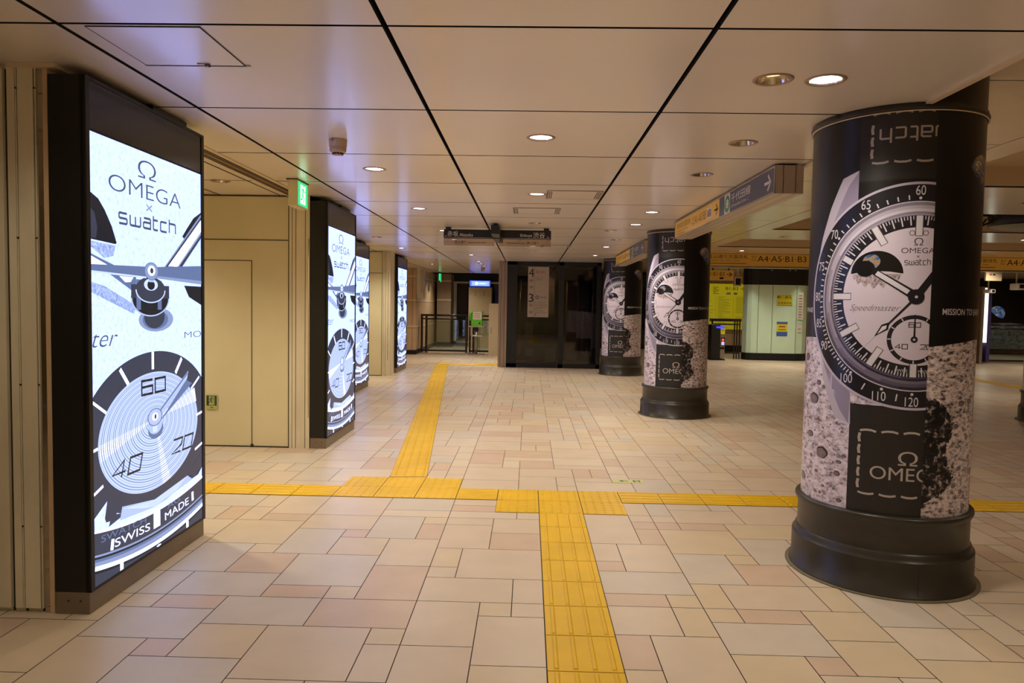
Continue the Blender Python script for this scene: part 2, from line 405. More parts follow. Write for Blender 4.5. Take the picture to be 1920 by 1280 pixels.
run('yellow guide strip running straight towards the viewer, nearest of all', [(.095, Y0-.3*(k+1), 'y') for k in range(18)])
run('yellow dotted tactile block where the nearest strip meets the cross path', [(-.205+.3*a, Y0+.3*c, 'dot') for a in range(3) for c in range(2)])
run('single ribbed yellow tile between the two dotted blocks', [(-.505, Y0+.3, 'x')])
run('yellow dotted tactile block at the foot of the long slanting strip', [(-1.405+.3*a, Y0+.3+.3*c, 'dot') for a in range(3) for c in range(2)])
run('ribbed yellow strip leading left from the dotted block into the side passage', [(-1.705-.3*k, Y0+.3, 'x') for k in range(15)])
run('ribbed yellow strip leading right behind the nearest poster column', [(.695+.3*k, Y0+.3, 'x') for k in range(22)])
a_ = math.atan2(-2.145+1.096, 16.45-5.69); L_ = math.hypot(1.05, 10.76)
run('long ribbed yellow strip slanting away past the lit screens', [(0, .3*k, 'y') for k in range(int(L_/.3))], Matrix.Translation((-1.1, 5.69, 0)) @ Matrix.Rotation(-a_, 4, 'Z'))
run('far yellow strip turning right in front of the glass lift', [(-2.15+.3*k, 16.55, 'dot' if k in (0, 3, 4) else 'x') for k in range(5)]+[(-2.15+.3*k, 16.85, 'dot') for k in (0, 3, 4)])
run('distant yellow strip on the right beyond the nearest column', [(9.3, 13.0+.3*k, 'y') for k in range(10)])

# ------------------------------------------------------------------ ceilings
# where the round downlights sit: 1 lit, 2 dim and warm, 0 unlit
ROWS = [('added as fill in the recess near the tan stone wall', -2.43, [(17.9, 1)]),  # added downlight that brightens the far stone wall
        ('in the row along the middle of the ceiling', .054, [(4.314, 1), (6.473, 1), (8.706, 0), (13.068, 2)]),
        ('in the row in front of the poster columns', 1.272, [(3.188, 1), (4.389, 2), (5.422, 0), (7.586, 1), (8.72, 1), (10.676, 2), (12.009, 1), (14.032, 1)]),
        ('paired just left of the column row', 1.045, [(3.187, 2), (9.426, 2)]),
        ('in the row beside the lit screens', -1.175, [(5.377, 1), (7.551, 1), (9.74, 1), (11.9, 0), (14.39, 1), (16.5, 1), (17.33, 1), (18.48, 1)]),
        ('in the recess by the far screens', -2.32, [(10.815, 0), (12.912, 1)])]
NEAR_FILL = [(.054, .0, 12), (-1.175, 1.0, 12), (-1.75, 2.3, 22), (-1.85, -.9, 80), (-.5, -1.6, 60), (.9, -1.6, 40)]  # unseen lamps added to brighten the near walls and columns
PASSAGE_FILL = [(-2.61, 4.75, 80), (-3.9, 5.7, 90), (-3.6, 12.8, 70)]  # unseen lamps added to light the passage walls
HALL_FILL = [(2.9, 1.5, 70), (5.2, 4.3, 70), (9.5, 4.3, 70), (4.4, 15.0, 70), (10.5, 8.0, 70), (12.5, 11.8, 80), (7.0, 17.2, 70), (11.0, 17.2, 80), (5.6, 18.2, 110), (7.0, 18.2, 120), (14.5, 17.5, 80), (5.5, 22.3, 60), (13.6, 18.9, 110), (15.5, 22.8, 60)]  # lamps added to brighten the hall, the booth and the far right
HALLSEEN = [(4.2, 12.0, 0), (5.45, 8.0, 0), (8.13, 12.0, 1)]
LOW = [(x, y) for _, x, L in ROWS for y, st in L]+[(x, y) for x, y, w in NEAR_FILL+PASSAGE_FILL]+[(-2.611, 5.988), (-2.43, 22.3)]
HIGH = [(x, y) for x, y, w in HALL_FILL+HALLSEEN]
def holed_panel(b, x0, x1, y0, y1, z, m, holes):
    """ceiling panel with round openings for the lamps"""
    hs = [h for h in holes if x0 < h[0] < x1 and y0 < h[1] < y1]
    edge = M_GAP
    if not hs: b.quad([(x0, y0, z), (x0, y1, z), (x1, y1, z), (x1, y0, z)], m)
    bm = bmesh.new() if hs else None; loops = [[(x0, y0), (x1, y0), (x1, y1), (x0, y1)]]+[[(hx+.066*math.cos(2*PI*k/32), hy+.066*math.sin(2*PI*k/32)) for k in range(32)] for hx, hy in hs]
    es = []
    for L in (loops if hs else []):
        vs = [bm.verts.new((x, y, z)) for x, y in L]; es += [bm.edges.new((vs[k], vs[(k+1) % len(vs)])) for k in range(len(vs))]
    if hs:
      bmesh.ops.triangle_fill(bm, edges=es, use_beauty=True, normal=(0, 0, -1)); bm.verts.index_update()
      b.add([v.co.copy() for v in bm.verts], [[v.index for v in f.verts] for f in bm.faces if not any(math.hypot(f.calc_center_median().x-hx, f.calc_center_median().y-hy) < .064 for hx, hy in hs)], m); bm.free()
    for ya, yb in ((y0, y0+.001), (y1-.001, y1)): b.box(x0, x1, ya, yb, z+.0003, z+.02, edge)
    for xa, xb in ((x0, x0+.001), (x1-.001, x1)): b.box(xa, xb, y0, y1, z+.0003, z+.02, edge)
def make_ceiling():
    b = B(); gx, gy = .011, .0085
    XL = [EDGE-1.205*k for k in range(7)][::-1]; YL = [3.735+1.11*k for k in range(-6, 18)]
    XL[-2] = .652
    for x0, x1 in zip(XL, XL[1:]):
        for y0, y1 in zip(YL, YL[1:]):
            holed_panel(b, x0+gx, x1-(gx if x1 < EDGE else 0), y0+gy, y1-gy, H, M_CEIL, LOW)
    b.box(XL[0], EDGE, YL[0], YL[-1], H+.10, H+.12, M_GAP)
    struct(b, 'ceiling')
    # edge lip and riser up to the hall ceiling
    b = B(); b.box(EDGE, EDGE+.03, YL[0], YL[-1], H-.012, HH+.02, M_TRIM); struct(b, 'trim_1')
    # hall ceiling with recessed coffers
    b = B(); X0, X1, XC = EDGE+.03, 17.2, 3.66
    cof = [(5.35, 7.06), (8.95, 11.0), (12.5, 14.15)]
    ys = [-2.9, 2.3, 3.85, 5.29, 6.86, 8.43, 9.9, 11.3, 12.8, 14.2, 16, 18, 20, 22, 24, 26]
    for y0, y1 in zip(ys, ys[1:]):
        holed_panel(b, X0, 3.38-.008, y0+.005, y1-.005, HH, M_CEIL2, HIGH)
        b.box(3.38+.008, XC, y0, y1, HH, HH+.014, M_CEIL2)
    edges = [-2.9]+[v for c in cof for v in c]+[26]
    for k in range(0, len(edges), 2):
        y0, y1 = edges[k], edges[k+1]; cut = [y0]+[v for v in (-.4, 2.0, 4.35, 7.6, 8.43, 11.6, 15.2, 17.4, 19.6, 21.8) if y0+.2 < v < y1-.2]+[y1]
        for a, c in zip(cut, cut[1:]):
            x = XC
            while x < X1: holed_panel(b, x+(.006 if x > XC else 0), min(x+2.6, X1), a+(.005 if a > y0 else 0), c, HH, M_CEIL2, HIGH); x += 2.6
    for y0, y1 in cof:
        b.box(XC, X1, y0, y1, HH+.2, HH+.22, M_CEIL2)
        for ya, yb in ((y0, y0+.012), (y1-.012, y1)): b.box(XC, X1, ya, yb, HH+.014, HH+.2, M_CEIL2)
        b.box(XC, XC+.012, y0, y1, HH+.014, HH+.2, M_CEIL2)
    b.box(X0, XC-.01, -2.9, 26, HH+.10, HH+.12, M_GAP); struct(b, 'ceiling_hall')
make_ceiling()

# ------------------------------------------------------------------ left-hand walls
def walls():
    # pier behind the nearest screen: flat panels and shutter guides facing the camera
    b = B(); b.box(-6.5, -2.085, 3.09, 4.16, 0, H, M_CREAM)
    for x0, x1, m in ((-2.42, -2.282, M_CREAM2), (-2.262, -2.228, M_CREAM2), (-2.216, -2.148, M_CREAM2), (-2.225, -2.221, M_CREAM2), (-2.14, -2.136, M_CREAM2)):
        b.box(x0, x1, 3.066, 3.09, .02 if m is M_CREAM2 else 0, H-.02, m)
    for x in (-2.279, -2.222, -2.144): b.box(x-.006, x+.002, 3.084, 3.0905, 0, H-.02, M_SEAM)
    b.box(-2.13, -2.104, 3.07, 3.09, 0, H-.02, M_MIRROR); b.box(-2.104, -2.083, 3.064, 3.09, 0, H-.02, M_STONE)
    for z in (.39, 1.02, 1.66, 2.30):
        for x in (-2.222, -2.139): b.cyl((x, 3.062, z), .004, .005, M_SEAM, 8, 'y')
    b.box(-2.25, -2.04, 3.05, 3.30, H-.02, H-.001, M_TRIM)
    struct(b, 'wall_left_front')
walls()
def wall_block(name, x1, y0, y1, jamb):
    b = B(); b.box(-6.5, x1-jamb, y0, y1, 0, H, M_CREAM)
    x = x1-jamb
    b.box(x-.01, x, y0-.008, y0, 0, H-.002, M_SEAM)
    for a, c in ((0, .025), (.03, .06), (.066, .15), (.156, jamb)): b.box(x+a, x+min(c, jamb), y0-.012, y0+.3, 0, H-.002, M_CREAM2)
    b.box(x, x1, y0-.004, y1, 0, H-.002, M_CREAM)
    for a in (.0275, .063, .153): b.box(x+a-.003, x+a+.003, y0-.008, y0, 0, H-.002, M_SEAM)
    b.box(x1-.012, x1-.004, y0-.016, y0-.012, .3, 2.0, M_MIRROR)
    # panel joints, flush door outline
    b.box(-6.5, x, y0-.004, y0+.01, 1.98, 1.988, M_SEAM); b.box(-6.5, x, y0-.01, y0+.01, H-.012, H-.002, M_SEAM)
    d1 = x-.36
    b.box(d1-.006, d1, y0-.004, y0+.01, 0, 1.79, M_SEAM); b.box(d1-1.0, d1, y0-.004, y0+.01, 1.784, 1.79, M_SEAM); b.box(d1-1.0, d1-.994, y0-.004, y0+.01, 0, 1.79, M_SEAM)
    b.box(-6.5, x, y0-.004, y0+.01, 0, .012, M_SEAM); b.box(d1-.012, d1+.012, y0-.012, y0, 0, .03, M_SEAM)
    struct(b, name)
wall_block('wall_left_middle', -2.085, 6.76, 8.25, .195)
b = B(); b.box(-6.5, -2.87, 8.25, 12.0, 0, H, M_CREAM); struct(b, 'wall_left_recess')
wall_block('wall_left_rear', -2.71, 13.75, 14.36, .12)
b = B(); b.box(-6.5, -2.84, 14.36, 15.5, 0, H, M_CREAM); b.box(-6.5, -3.42, 15.5, 19.8, 0, H, M_STONE); struct(b, 'wall_left_side')
b = B(); b.box(-6.5, -3.14, 19.8, 26, 0, H, M_STONE)
for z in (.73, 1.46, 2.12):
    b.box(-6.5, -3.135, 19.794, 26, z, z+.008, M_SEAM); b.box(-6.5, -3.136, 19.796, 26, z+.008, z+.07, M_TRIM)
b.box(-3.24, -3.232, 19.796, 19.81, 0, H, M_SEAM); b.box(-6.5, -3.12, 19.78, 26, 0, .12, M_BLACK); struct(b, 'wall_left_end')
b = B(); b.box(-6.62, -6.5, -3, 26, 0, H, M_CREAM); struct(b, 'wall_left_outer')
# fire shutter slot in the ceiling of the side passage
b = B(); b.box(-2.30, -2.12, 4.17, 6.74, H-.008, H-.0005, M_TRIM); b.box(-2.26, -2.16, 4.17, 6.74, H-.010, H-.008, mat('slot brown', (120, 92, 66), .4))
for x in (-2.26, -2.235, -2.185, -2.16): b.box(x-.003, x+.003, 4.17, 6.74, H-.013, H-.008, M_SEAM)
b.box(-2.37, -2.362, 4.17, 6.74, H-.004, H-.0005, M_SEAM); struct(b, 'trim_2')
# back of the place and walls out of frame
b = B(); b.box(-6.5, 17.2, 26, 26.2, 0, HH+.3, M_DARK); struct(b, 'wall_back')
b = B(); b.box(17.2, 17.3, -3, 26, 0, HH+.3, M_STONE); struct(b, 'wall_right')
b = B(); b.box(-6.5, 17.2, -3.1, -2.98, 0, HH+.3, M_CREAM); struct(b, 'wall_front')
# stone pier, dark shopfront behind the far fence
b = B(); b.box(-3.03, -2.57, 23.5, 25.9, 0, H, M_STONE2)
for z in (.85, 1.50, 2.12): b.box(-3.033, -2.567, 23.494, 23.6, z, z+.012, M_SEAM); b.box(-3.032, -2.568, 23.496, 23.6, z+.012, z+.08, M_STONE)
b.box(-3.06, -2.54, 23.47, 25.9, 0, .16, M_BLACK); struct(b, 'wall_far_pier')
b = B(); b.box(-2.57, 4.9, 24.4, 24.5, 2.17, H+.1, M_BLACK); b.box(-2.5, 4.9, 24.45, 24.5, 0, 2.17, mat('dark blue glass', (16, 18, 34), .1)); struct(b, 'wall_far_shop')
b = B(); b.box(-2.57, -2.47, 24.36, 24.4, .15, 2.19, M_WHITE); b.box(-2.47, 2, 24.36, 24.4, 2.13, 2.19, M_WHITE); b.box(-2.47, -1.5, 24.36, 24.4, .1, .16, M_GREY); struct(b, 'door_1')
# wall behind the right-hand gates
b = B(); b.box(4.9, 12.0, 23.6, 23.8, 0, HH+.3, M_STONE)
for k in range(9): b.box(5.2+.75*k, 5.206+.75*k, 23.594, 23.61, .3, HH, M_SEAM)
b.box(4.9, 12.0, 23.57, 23.6, .0, .22, M_BLACK); struct(b, 'wall_hall_back')

# ------------------------------------------------------------------ display screens
def screen_mats():
    E = SCREEN
    return dict(bg=ramp_mat('screen dial white', [(.30, (132, 147, 222)), (.47, (146, 162, 246)), (.60, (154, 170, 253))], 'noise', 44, .25, E*1.45, detail=6),
        gr=ramp_mat('screen grain blue', [(.3, (84, 100, 140)), (.5, (126, 144, 196)), (.7, (168, 184, 246))], 'noise', 60, .25, E),
        white=mat('screen white', (196, 204, 255), .25, emit=E*1.4), pale=mat('screen pale blue', (164, 180, 240), .25, emit=E),
        mid=mat('screen mid blue', (110, 124, 160), .25, emit=E), slate=mat('screen slate', (78, 92, 128), .25, emit=E),
        dark=mat('screen dark slate', (48, 51, 66), .25, emit=E*.9), ink=mat('screen near black', (26, 27, 34), .25, emit=E*.9), ltr=mat('screen lettering', (60, 68, 92), .25, emit=E*.9),
        lav=mat('screen steel', (142, 156, 196), .25, emit=E))
def screen_art():
    m = screen_mats(); A = Art(); W_, Z0, Z1 = 1.05, .11, 2.13
    A.rect(0, W_, Z0, Z1, m['bg'], 0)
    # logo lettering
    A.text('Ω', m['ltr'], 2, box=(.385, .552, 2.0, 2.09), thin=.012); A.text('OMEGA', m['ltr'], 2, box=(.138, .81, 1.900, 1.975), thin=.013)
    A.text('×', m['mid'], 2, box=(.455, .515, 1.843, 1.878)); A.logo_word((.219, .75, 1.757, 1.828), .011, m['ltr'], 2)
    # dark counters left and right
    A.poly([(0, 1.868), (.06, 1.845), (.107, 1.802), (.16, 1.735), (.198, 1.662), (.19, 1.655), (0, 1.663)], m['ink'], 1)
    A.poly([(0, 1.80), (.03, 1.78), (.05, 1.72), (.04, 1.67), (0, 1.668)], m['dark'], 2)
    A.poly([(0, 1.655), (.19, 1.648), (.17, 1.60), (.10, 1.585), (0, 1.63)], m['gr'], 1)
    A.poly([(W_, 1.91), (.96, 1.868), (.88, 1.80), (.828, 1.752), (.845, 1.742), (.90, 1.765), (W_, 1.865)], m['ink'], 1)
    A.poly([(.845, 1.482), (.90, 1.42), (W_, 1.375), (W_, 1.482)], m['ink'], 1)
    # hour hand with white lume, up to the right and down to the left
    A.poly([(.60, 1.55), (W_, 1.90), (W_, 1.76), (.80, 1.565)], m['mid'], 2); A.poly([(.63, 1.565), (W_, 1.885), (W_, 1.872), (.655, 1.57)], m['dark'], 3)
    A.poly([(.672, 1.582), (W_, 1.866), (W_, 1.800), (.77, 1.582)], m['white'], 3); A.poly([(.775, 1.575), (W_, 1.782), (W_, 1.765), (.80, 1.57)], m['dark'], 3)
    A.poly([(0, 1.60), (.20, 1.552), (.20, 1.54), (0, 1.572)], m['slate'], 2); A.poly([(0, 1.59), (.136, 1.552), (0, 1.548)], m['white'], 3)
    A.poly([(.14, 1.515), (.36, 1.515), (.36, 1.445), (.33, 1.44)], m['slate'], 2); A.poly([(.215, 1.51), (.335, 1.508), (.31, 1.485), (.265, 1.482)], m['white'], 3)
    A.poly([(0, 1.475), (.10, 1.46), (.36, 1.37), (.34, 1.33), (.10, 1.40), (0, 1.43)], m['gr'], 1)
    # horizontal hand
    A.poly([(0, 1.553), (.45, 1.566), (.45, 1.51), (0, 1.519)], m['slate'], 4); A.poly([(0, 1.526), (.45, 1.516), (.45, 1.508), (0, 1.517)], m['pale'], 5)
    A.poly([(.53, 1.568), (W_, 1.602), (W_, 1.495), (.53, 1.516)], m['slate'], 4); A.poly([(.53, 1.524), (W_, 1.515), (W_, 1.494), (.53, 1.512)], m['mid'], 5)
    # centre post
    A.disc(.55, 1.30, .17, .062, m['mid'], 1); A.disc(.54, 1.30, .125, .05, m['slate'], 1.4); A.disc(.53, 1.315, .10, .06, m['dark'], 1.7)
    A.disc(.495, 1.408, .183, .092, m['ink'], 2); A.ring(.495, 1.408, .183, .092, .172, .085, m['lav'], 3, a0=PI*1.0, a1=2*PI)
    A.rect(.314, .678, 1.408, 1.475, m['dark'], 2.2); A.disc(.495, 1.45, .143, .066, m['dark'], 3.1); A.ring(.495, 1.45, .143, .066, .133, .06, m['pale'], 3.2, a0=PI, a1=2*PI)
    A.rect(.36, .40, 1.35, 1.50, m['slate'], 2.6); A.rect(.56, .60, 1.35, 1.50, m['slate'], 2.6)
    A.disc(.495, 1.477, .066, .03, m['pale'], 4); A.disc(.495, 1.475, .036, .024, m['ink'], 5)
    A.disc(.499, 1.545, .068, .045, m['slate'], 6); A.disc(.499, 1.545, .062, .041, m['mid'], 6.4); A.disc(.499, 1.548, .036, .026, m['white'], 7); A.disc(.501, 1.548, .016, .014, m['dark'], 7.4)
    A.rect(.475, .523, 1.49, 1.525, m['lav'], 5.5)
    # script and line lettering
    A.text('ter', m['ltr'], 2, box=(.0, .19, 1.185, 1.245), shear=.5, thin=.012); A.text('MO', m['ltr'], 2, box=(.845, 1.046, 1.19, 1.225), thin=.014)
    # big small-seconds dial
    cx, cz = .52, .735
    A.disc(cx, cz, .63, .402, m['dark'], 1, 120); A.disc(.515, .728, .480, .303, m['pale'], 2, 120)
    hx, hz = .522, .79
    for k in range(30):
        t = 1-k/31.0; t2 = t-.016
        A.ring(hx+(.515-hx)*t, hz+(.728-hz)*t, .476*t, .300*t, .476*t2, .300*t2, m['mid'] if k % 3 else m['lav'], 2.5, 90, cx1=hx+(.515-hx)*t2, cy1=hz+(.728-hz)*t2)
    A.poly([(hx, hz), (.60, .43), (.68, .445)], m['white'], 2.3); A.poly([(hx, hz), (.05, .66), (.04, .74)], m['white'], 2.3); A.poly([(hx, hz), (.98, .82), (.96, .90)], m['white'], 2.3)
    for (x, z, dx, dz) in ((.507, 1.091, 0, .045), (.775, 1.043, .035, .038), (.969, .928, .05, .03), (1.03, .744, .05, .006), (1.012, .552, .05, .012), (.248, 1.032, -.035, .04), (.05, .912, -.05, .03), (.004, .726, .03, .004), (.036, .541, .035, .012)):
        A.line([(x-dx, z-dz), (x+dx, z+dz)], .022 if abs(dx) < abs(dz)*1.5 else .014, m['white'], 3)
    A.digits('60', .40, .63, .925, .995, .012, m['ink'], 4); A.digits('20', .69, .915, .568, .640, .011, m['ink'], 4, .35); A.digits('40', .135, .375, .558, .635, .011, m['ink'], 4, .35)
    A.poly([(.57, .765), (.62, .80), (.93, .93), (.86, .955)], m['slate'], 3.2); A.poly([(.50, .79), (.56, .825), (.885, 1.005), (.87, .96), (.60, .80), (.545, .775)], m['lav'], 5)
    A.line([(.53, .80), (.875, .992)], .010, m['slate'], 5.5)
    A.disc(.53, .735, .075, .05, m['slate'], 4.5); A.disc(.525, .76, .07, .05, m['lav'], 4.7); A.disc(.522, .798, .072, .046, m['slate'], 6); A.disc(.522, .798, .064, .041, m['lav'], 6.2); A.disc(.522, .80, .03, .021, m['white'], 6.6); A.disc(.526, .80, .01, .013, m['dark'], 6.8); A.rect(.50, .545, .72, .755, m['pale'], 5)
    # torn lower edge of the small dial with ripple
    A.poly([(.0, .56), (.10, .47), (.22, .415), (.17, .395), (.25, .375), (.11, .352), (.12, .375), (0, .39)], m['dark'], 2.8)
    A.poly([(1.05, .52), (.96, .46), (.87, .405), (.93, .40), (.89, .375), (1.0, .385), (.98, .405), (1.05, .42)], m['dark'], 2.8)
    A.poly([(.0, .42), (.10, .475), (.08, .40), (.10, .352), (0, .355)], m['bg'], 3); A.poly([(.22, .415), (.515, .37), (.87, .41), (.93, .375), (.52, .33), (.20, .355)], m['lav'], 3)
    for k in range(6): A.line([(.24+.03*k, .40-.008*k), (.52, .365-.006*k), (.85-.02*k, .402-.008*k)], .004, m['pale'], 3.4)
    # outer track: dial edge, lettering, rim
    def arc(z0, zm, n=24): return [(W_*i/n, zm+(z0-zm)*((i/n-.5)*2)**2) for i in range(n+1)]
    A.poly(arc(.358, .305)+arc(.257, .205)[::-1], m['dark'], 4); A.line(arc(.360, .307), .012, m['white'], 5)
    A.poly(arc(.257, .205)+[(W_, Z0), (0, Z0)], m['ink'], 4); A.line(arc(.250, .198), .010, m['mid'], 5)
    A.poly(arc(.235, .183)+arc(.205, .152)[::-1], m['slate'], 5); A.poly(arc(.222, .170)+arc(.205, .152)[::-1], m['mid'], 5.4); A.line(arc(.194, .139), .021, m['white'], 6)
    A.poly(arc(.170, .118)+[(W_, Z0), (0, Z0)], m['dark'], 5)
    A.text('SWISS', m['white'], 6, box=(.155, .465, .232, .272), rot=-.05); A.text('MADE', m['white'], 6, box=(.615, .88, .236, .276), rot=.06)
    A.text('SWATCH', m['slate'], 5, box=(.05, .43, .285, .318), rot=-.06); A.text('AG', m['slate'], 5, box=(.64, .78, .285, .318), rot=.06)
    A.rect(.50, .566, .218, .300, m['white'], 6); A.rect(.527, .540, .298, .316, m['white'], 6); A.line([(.13, .236), (.14, .286)], .024, m['white'], 6); A.line([(.93, .25), (.925, .302)], .024, m['white'], 6)
    for x, z in ((.209, .130), (.863, .130)): A.rect(x-.014, x+.014, z-.016, z+.020, m['white'], 6.5)
    A.disc(.55, .117, .022, .005, m['white'], 6.5)
    return A
def make_screens():
    A = screen_art()
    first = thing('display_screen', 'tall lit advertising screen in a black housing, nearest on the left', 'display screen', (-1.92, 3.06, 0), 0, 'lit advertising screens on the left walls')
    b = B(); b.box(-.16, 0, 0, 1.115, .10, 2.36, M_BLACK, .004); hd = B(); hd.box(-.001, .002, .012, 1.103, 2.14, 2.345, M_BLACKG)
    for y0, y1, z0, z1 in ((0, .026, .10, 2.36), (1.085, 1.115, .10, 2.36), (0, 1.115, .10, .112), (0, 1.115, 2.345, 2.36)): b.box(-.02, .006, y0, y1, z0, z1, M_BLACK)
    h = b.obj('housing', first); hd.obj('header_panel', h)
    b = B(); b.box(-.158, -.004, .002, 1.113, 0, .10, M_PLINTH, .003)
    for x in (-.10, -.045): b.cyl((x, -.001, .06), .004, .004, M_SEAM, 8, 'y')
    b.obj('plinth', first)
    A.build('screen', lambda x, y, k: (.0015+k*.0004, .03+x, y), first, clip=(0, 1.05))
    b = B(); b.box(-.12, -.03, .62, .98, 2.362, 2.40, M_BLACK); b.obj('top_bracket', first)
    dup(first, (-1.92, 6.75, 0), 'tall lit advertising screen just past the side passage, second from the front')
    dup(first, (-2.69, 10.85, 0), 'lit advertising screen partly hidden behind the second screen')
    dup(first, (-2.655, 14.37, 0), 'farthest lit advertising screen, on the pier by the tan stone wall')
make_screens()

# ------------------------------------------------------------------ poster columns
R_ = .405
def column_art():
    A = Art()
    blk = mat('poster black', (18, 16, 16), .32); ink = mat('poster bezel black', (30, 28, 36), .3)
    wh = mat('poster white', (212, 206, 216), .35); lt = mat('poster light steel', (194, 186, 206), .35); md = mat('poster mid steel', (150, 140, 166), .35)
    dk = mat('poster dark steel', (84, 76, 92), .35); dial = mat('poster dial', (208, 196, 212), .35, var=.03, scale=4); line = mat('poster dial ink', (92, 78, 84), .4)
    strap = ramp_mat('poster woven strap', [(.2, (26, 24, 24)), (.8, (46, 43, 42))], 'weave', 62, .45, stretch=(1, 1, 1))
    strap2 = mat('poster strap plain', (38, 35, 34), .45, var=.2, scale=90)
    stc = mat('poster stitching', (186, 174, 168), .4)
    moon = ramp_mat('poster lunar ground', [(.32, (28, 25, 28)), (.39, (120, 108, 120)), (.45, (192, 178, 194)), (.58, (236, 226, 240))], 'noise', 24, .35, stretch=(1, 1, 1.8), detail=15, dist=.1)
    moon2 = ramp_mat('poster lunar ridge', [(.35, (18, 16, 17)), (.42, (100, 90, 94)), (.47, (182, 166, 168)), (.58, (234, 218, 216))], 'noise', 30, .35, stretch=(1, 1, 1.8), detail=15, dist=.12)
    rim = mat('poster crater rim', (214, 200, 208), .35, var=.15, scale=40); bowl = mat('poster crater bowl', (38, 33, 38), .35, var=.4, scale=60); flo = mat('poster crater floor', (128, 114, 124), .35, var=.25, scale=40)
    rnd = random.Random(11)
    def craters(X, n, x0, x1, z0, z1, rmax, k):
        done = []
        for q in range(n*4):
            r = rmax*rnd.random()**3.4+.003; x = rnd.uniform(x0+r, x1-r*1.2); z = rnd.uniform(z0+r, z1-r); e = rnd.uniform(.55, .8)
            if len(done) >= n or any(math.hypot(x-a, z-b_) < (r+c_)*1.25 for a, b_, c_ in done): continue
            done.append((x, z, r))
            def blob(f, dx, dz, m, kk): X.poly([(x+dx*r+f*r*math.cos(t)*(1+.05*math.sin(3*t+q)), z+dz*r*e+f*r*e*math.sin(t)*(1+.05*math.sin(5*t+q))) for t in [2*PI*i/30 for i in range(30)]], m, kk)
            blob(1.14, .05, .08, rim, k); blob(1.0, 0, 0, bowl, k+.2); blob(.84, -.14, -.16, flo, k+.4)
    earth = ramp_mat('poster earth', [(.36, (22, 52, 120)), (.48, (60, 110, 170)), (.53, (190, 150, 96)), (.58, (120, 110, 70)), (.66, (236, 238, 240))], 'noise', 22, .35, dist=1.2)
    rough = ramp_mat('poster speckle', [(.38, (96, 84, 90)), (.5, (176, 160, 166)), (.6, (196, 178, 184))], 'noise', 70, .35)
    c, cz = -.07, 1.478
    # grounds
    A.rect(-1.27, -.004, .395, 2.40, blk, 0); A.poly([(-1.27, .395), (-.004, .395), (-.004, 1.24), (-.30, 1.25), (-.62, 1.262), (-1.27, 1.24)], moon, .5); craters(A, 230, -.98, -.345, .40, 1.20, .042, .7)
    # straps
    A.rect(-.346, .206, 2.045, 2.40, strap, 1); A.rect(-.346, .206, 1.86, 2.045, blk, 1)
    A.rect(-.345, .205, .395, .90, strap, 1); A.rect(-.345, .205, .90, .94, strap2, 1.2)
    def stitch(x0, x1, y0, y1):
        w, g, L = .013, .03, .085
        y = y0+.02
        while y < y1-.05: A.line([(x0, y), (x0-.004, y+.022), (x0, y+.045)], w, stc, 2.2); y += .058
        for yy, q in ((y0, -.006), (y1, .007)):
            x = x0
            while x < .1: A.line([(x, yy), (x+.008, yy+q*.5), (x+.025, yy+q), (x+.05, yy+q), (x+L-.02, yy+q*.5), (x+L-.012, yy)], w*.8, stc, 2.2); x += L+.012
    stitch(-.288, .15, 2.134, 2.362); stitch(-.292, .15, .50, .808)
    A.logo_word((-.255, .115, 2.222, 2.292), .009, stc, 2, flip=True)
    A.text('Ω', stc, 2, box=(-.118, -.030, .652, .722)); A.text('OMEGA', stc, 2, box=(-.240, .10, .575, .640))
    # lugs and case
    A.poly([(-.346, 2.103), (-.429, 2.073), (-.50, 1.93), (-.556, 1.785), (-.60, 1.62), (-.626, 1.478), (-.40, 1.478), (-.346, 1.75)], lt, 1.4)
    A.poly([(-.346, 2.098), (-.395, 2.035), (-.45, 1.92), (-.50, 1.80), (-.54, 1.65), (-.4, 1.6), (-.346, 1.75)], md, 1.6)
    A.poly([(-.347, .985), (-.40, 1.20), (-.626, 1.478), (-.60, 1.33), (-.54, 1.12), (-.47, .95), (-.428, .857), (-.342, .831)], lt, 1.4)
    A.poly([(-.347, .98), (-.40, 1.20), (-.59, 1.36), (-.53, 1.17), (-.45, 1.00), (-.40, .90), (-.352, .835)], md, 1.6)
    A.ring(c, cz, .556, .552, .544, .540, lt, 2.4, 140); A.disc(c, cz, .545, .541, ink, 2.2, 140); A.ring(c, cz, .462, .460, .456, .454, wh, 2.6, 120)
    # inner polished ring in light and dark facets
    n = 96; cols = [mat('poster steel tone '+'abcdefgh'[g], (204-23*g, 196-23*g, 212-22*g), .35) for g in range(8)]
    for k in range(n):
        a0, a1 = 2*PI*k/n, 2*PI*(k+1)/n; am = (a0+a1)/2; q = .5+.5*math.cos(am-1.9)
        for r0, r1, sh in ((.456, .440, .42), (.440, .424, .12), (.424, .410, .0), (.410, .400, .55), (.400, .392, .25)):
            t = min(7, max(0, round((1-q)*4.2+sh*6))); A.ring(c, cz, r0, r0, r1, r1, cols[t], 2.6, 2, a0, a1)
    A.disc(c, cz, .392, .392, ink, 2.8, 120); A.disc(c, cz, .334, .334, dial, 3.0, 120)
    # tachymeter scale
    ang = lambda v: PI/2-2*PI*60/v
    for v in list(range(60, 101)):
        a = ang(v) if v > 60 else PI/2
        if v % 5: A.tick(c, cz, a, .468, .490, .006, wh, 3)
        else: A.disc(c+.474*math.cos(a), cz+.474*math.sin(a), .007, .007, wh, 3, 12)
    for v in (105, 115): A.tick(c, cz, ang(v), .48, .515, .006, wh, 3)
    for v in (110, 120): A.disc(c+.474*math.cos(ang(v)), cz+.474*math.sin(ang(v)), .007, .007, wh, 3, 12)
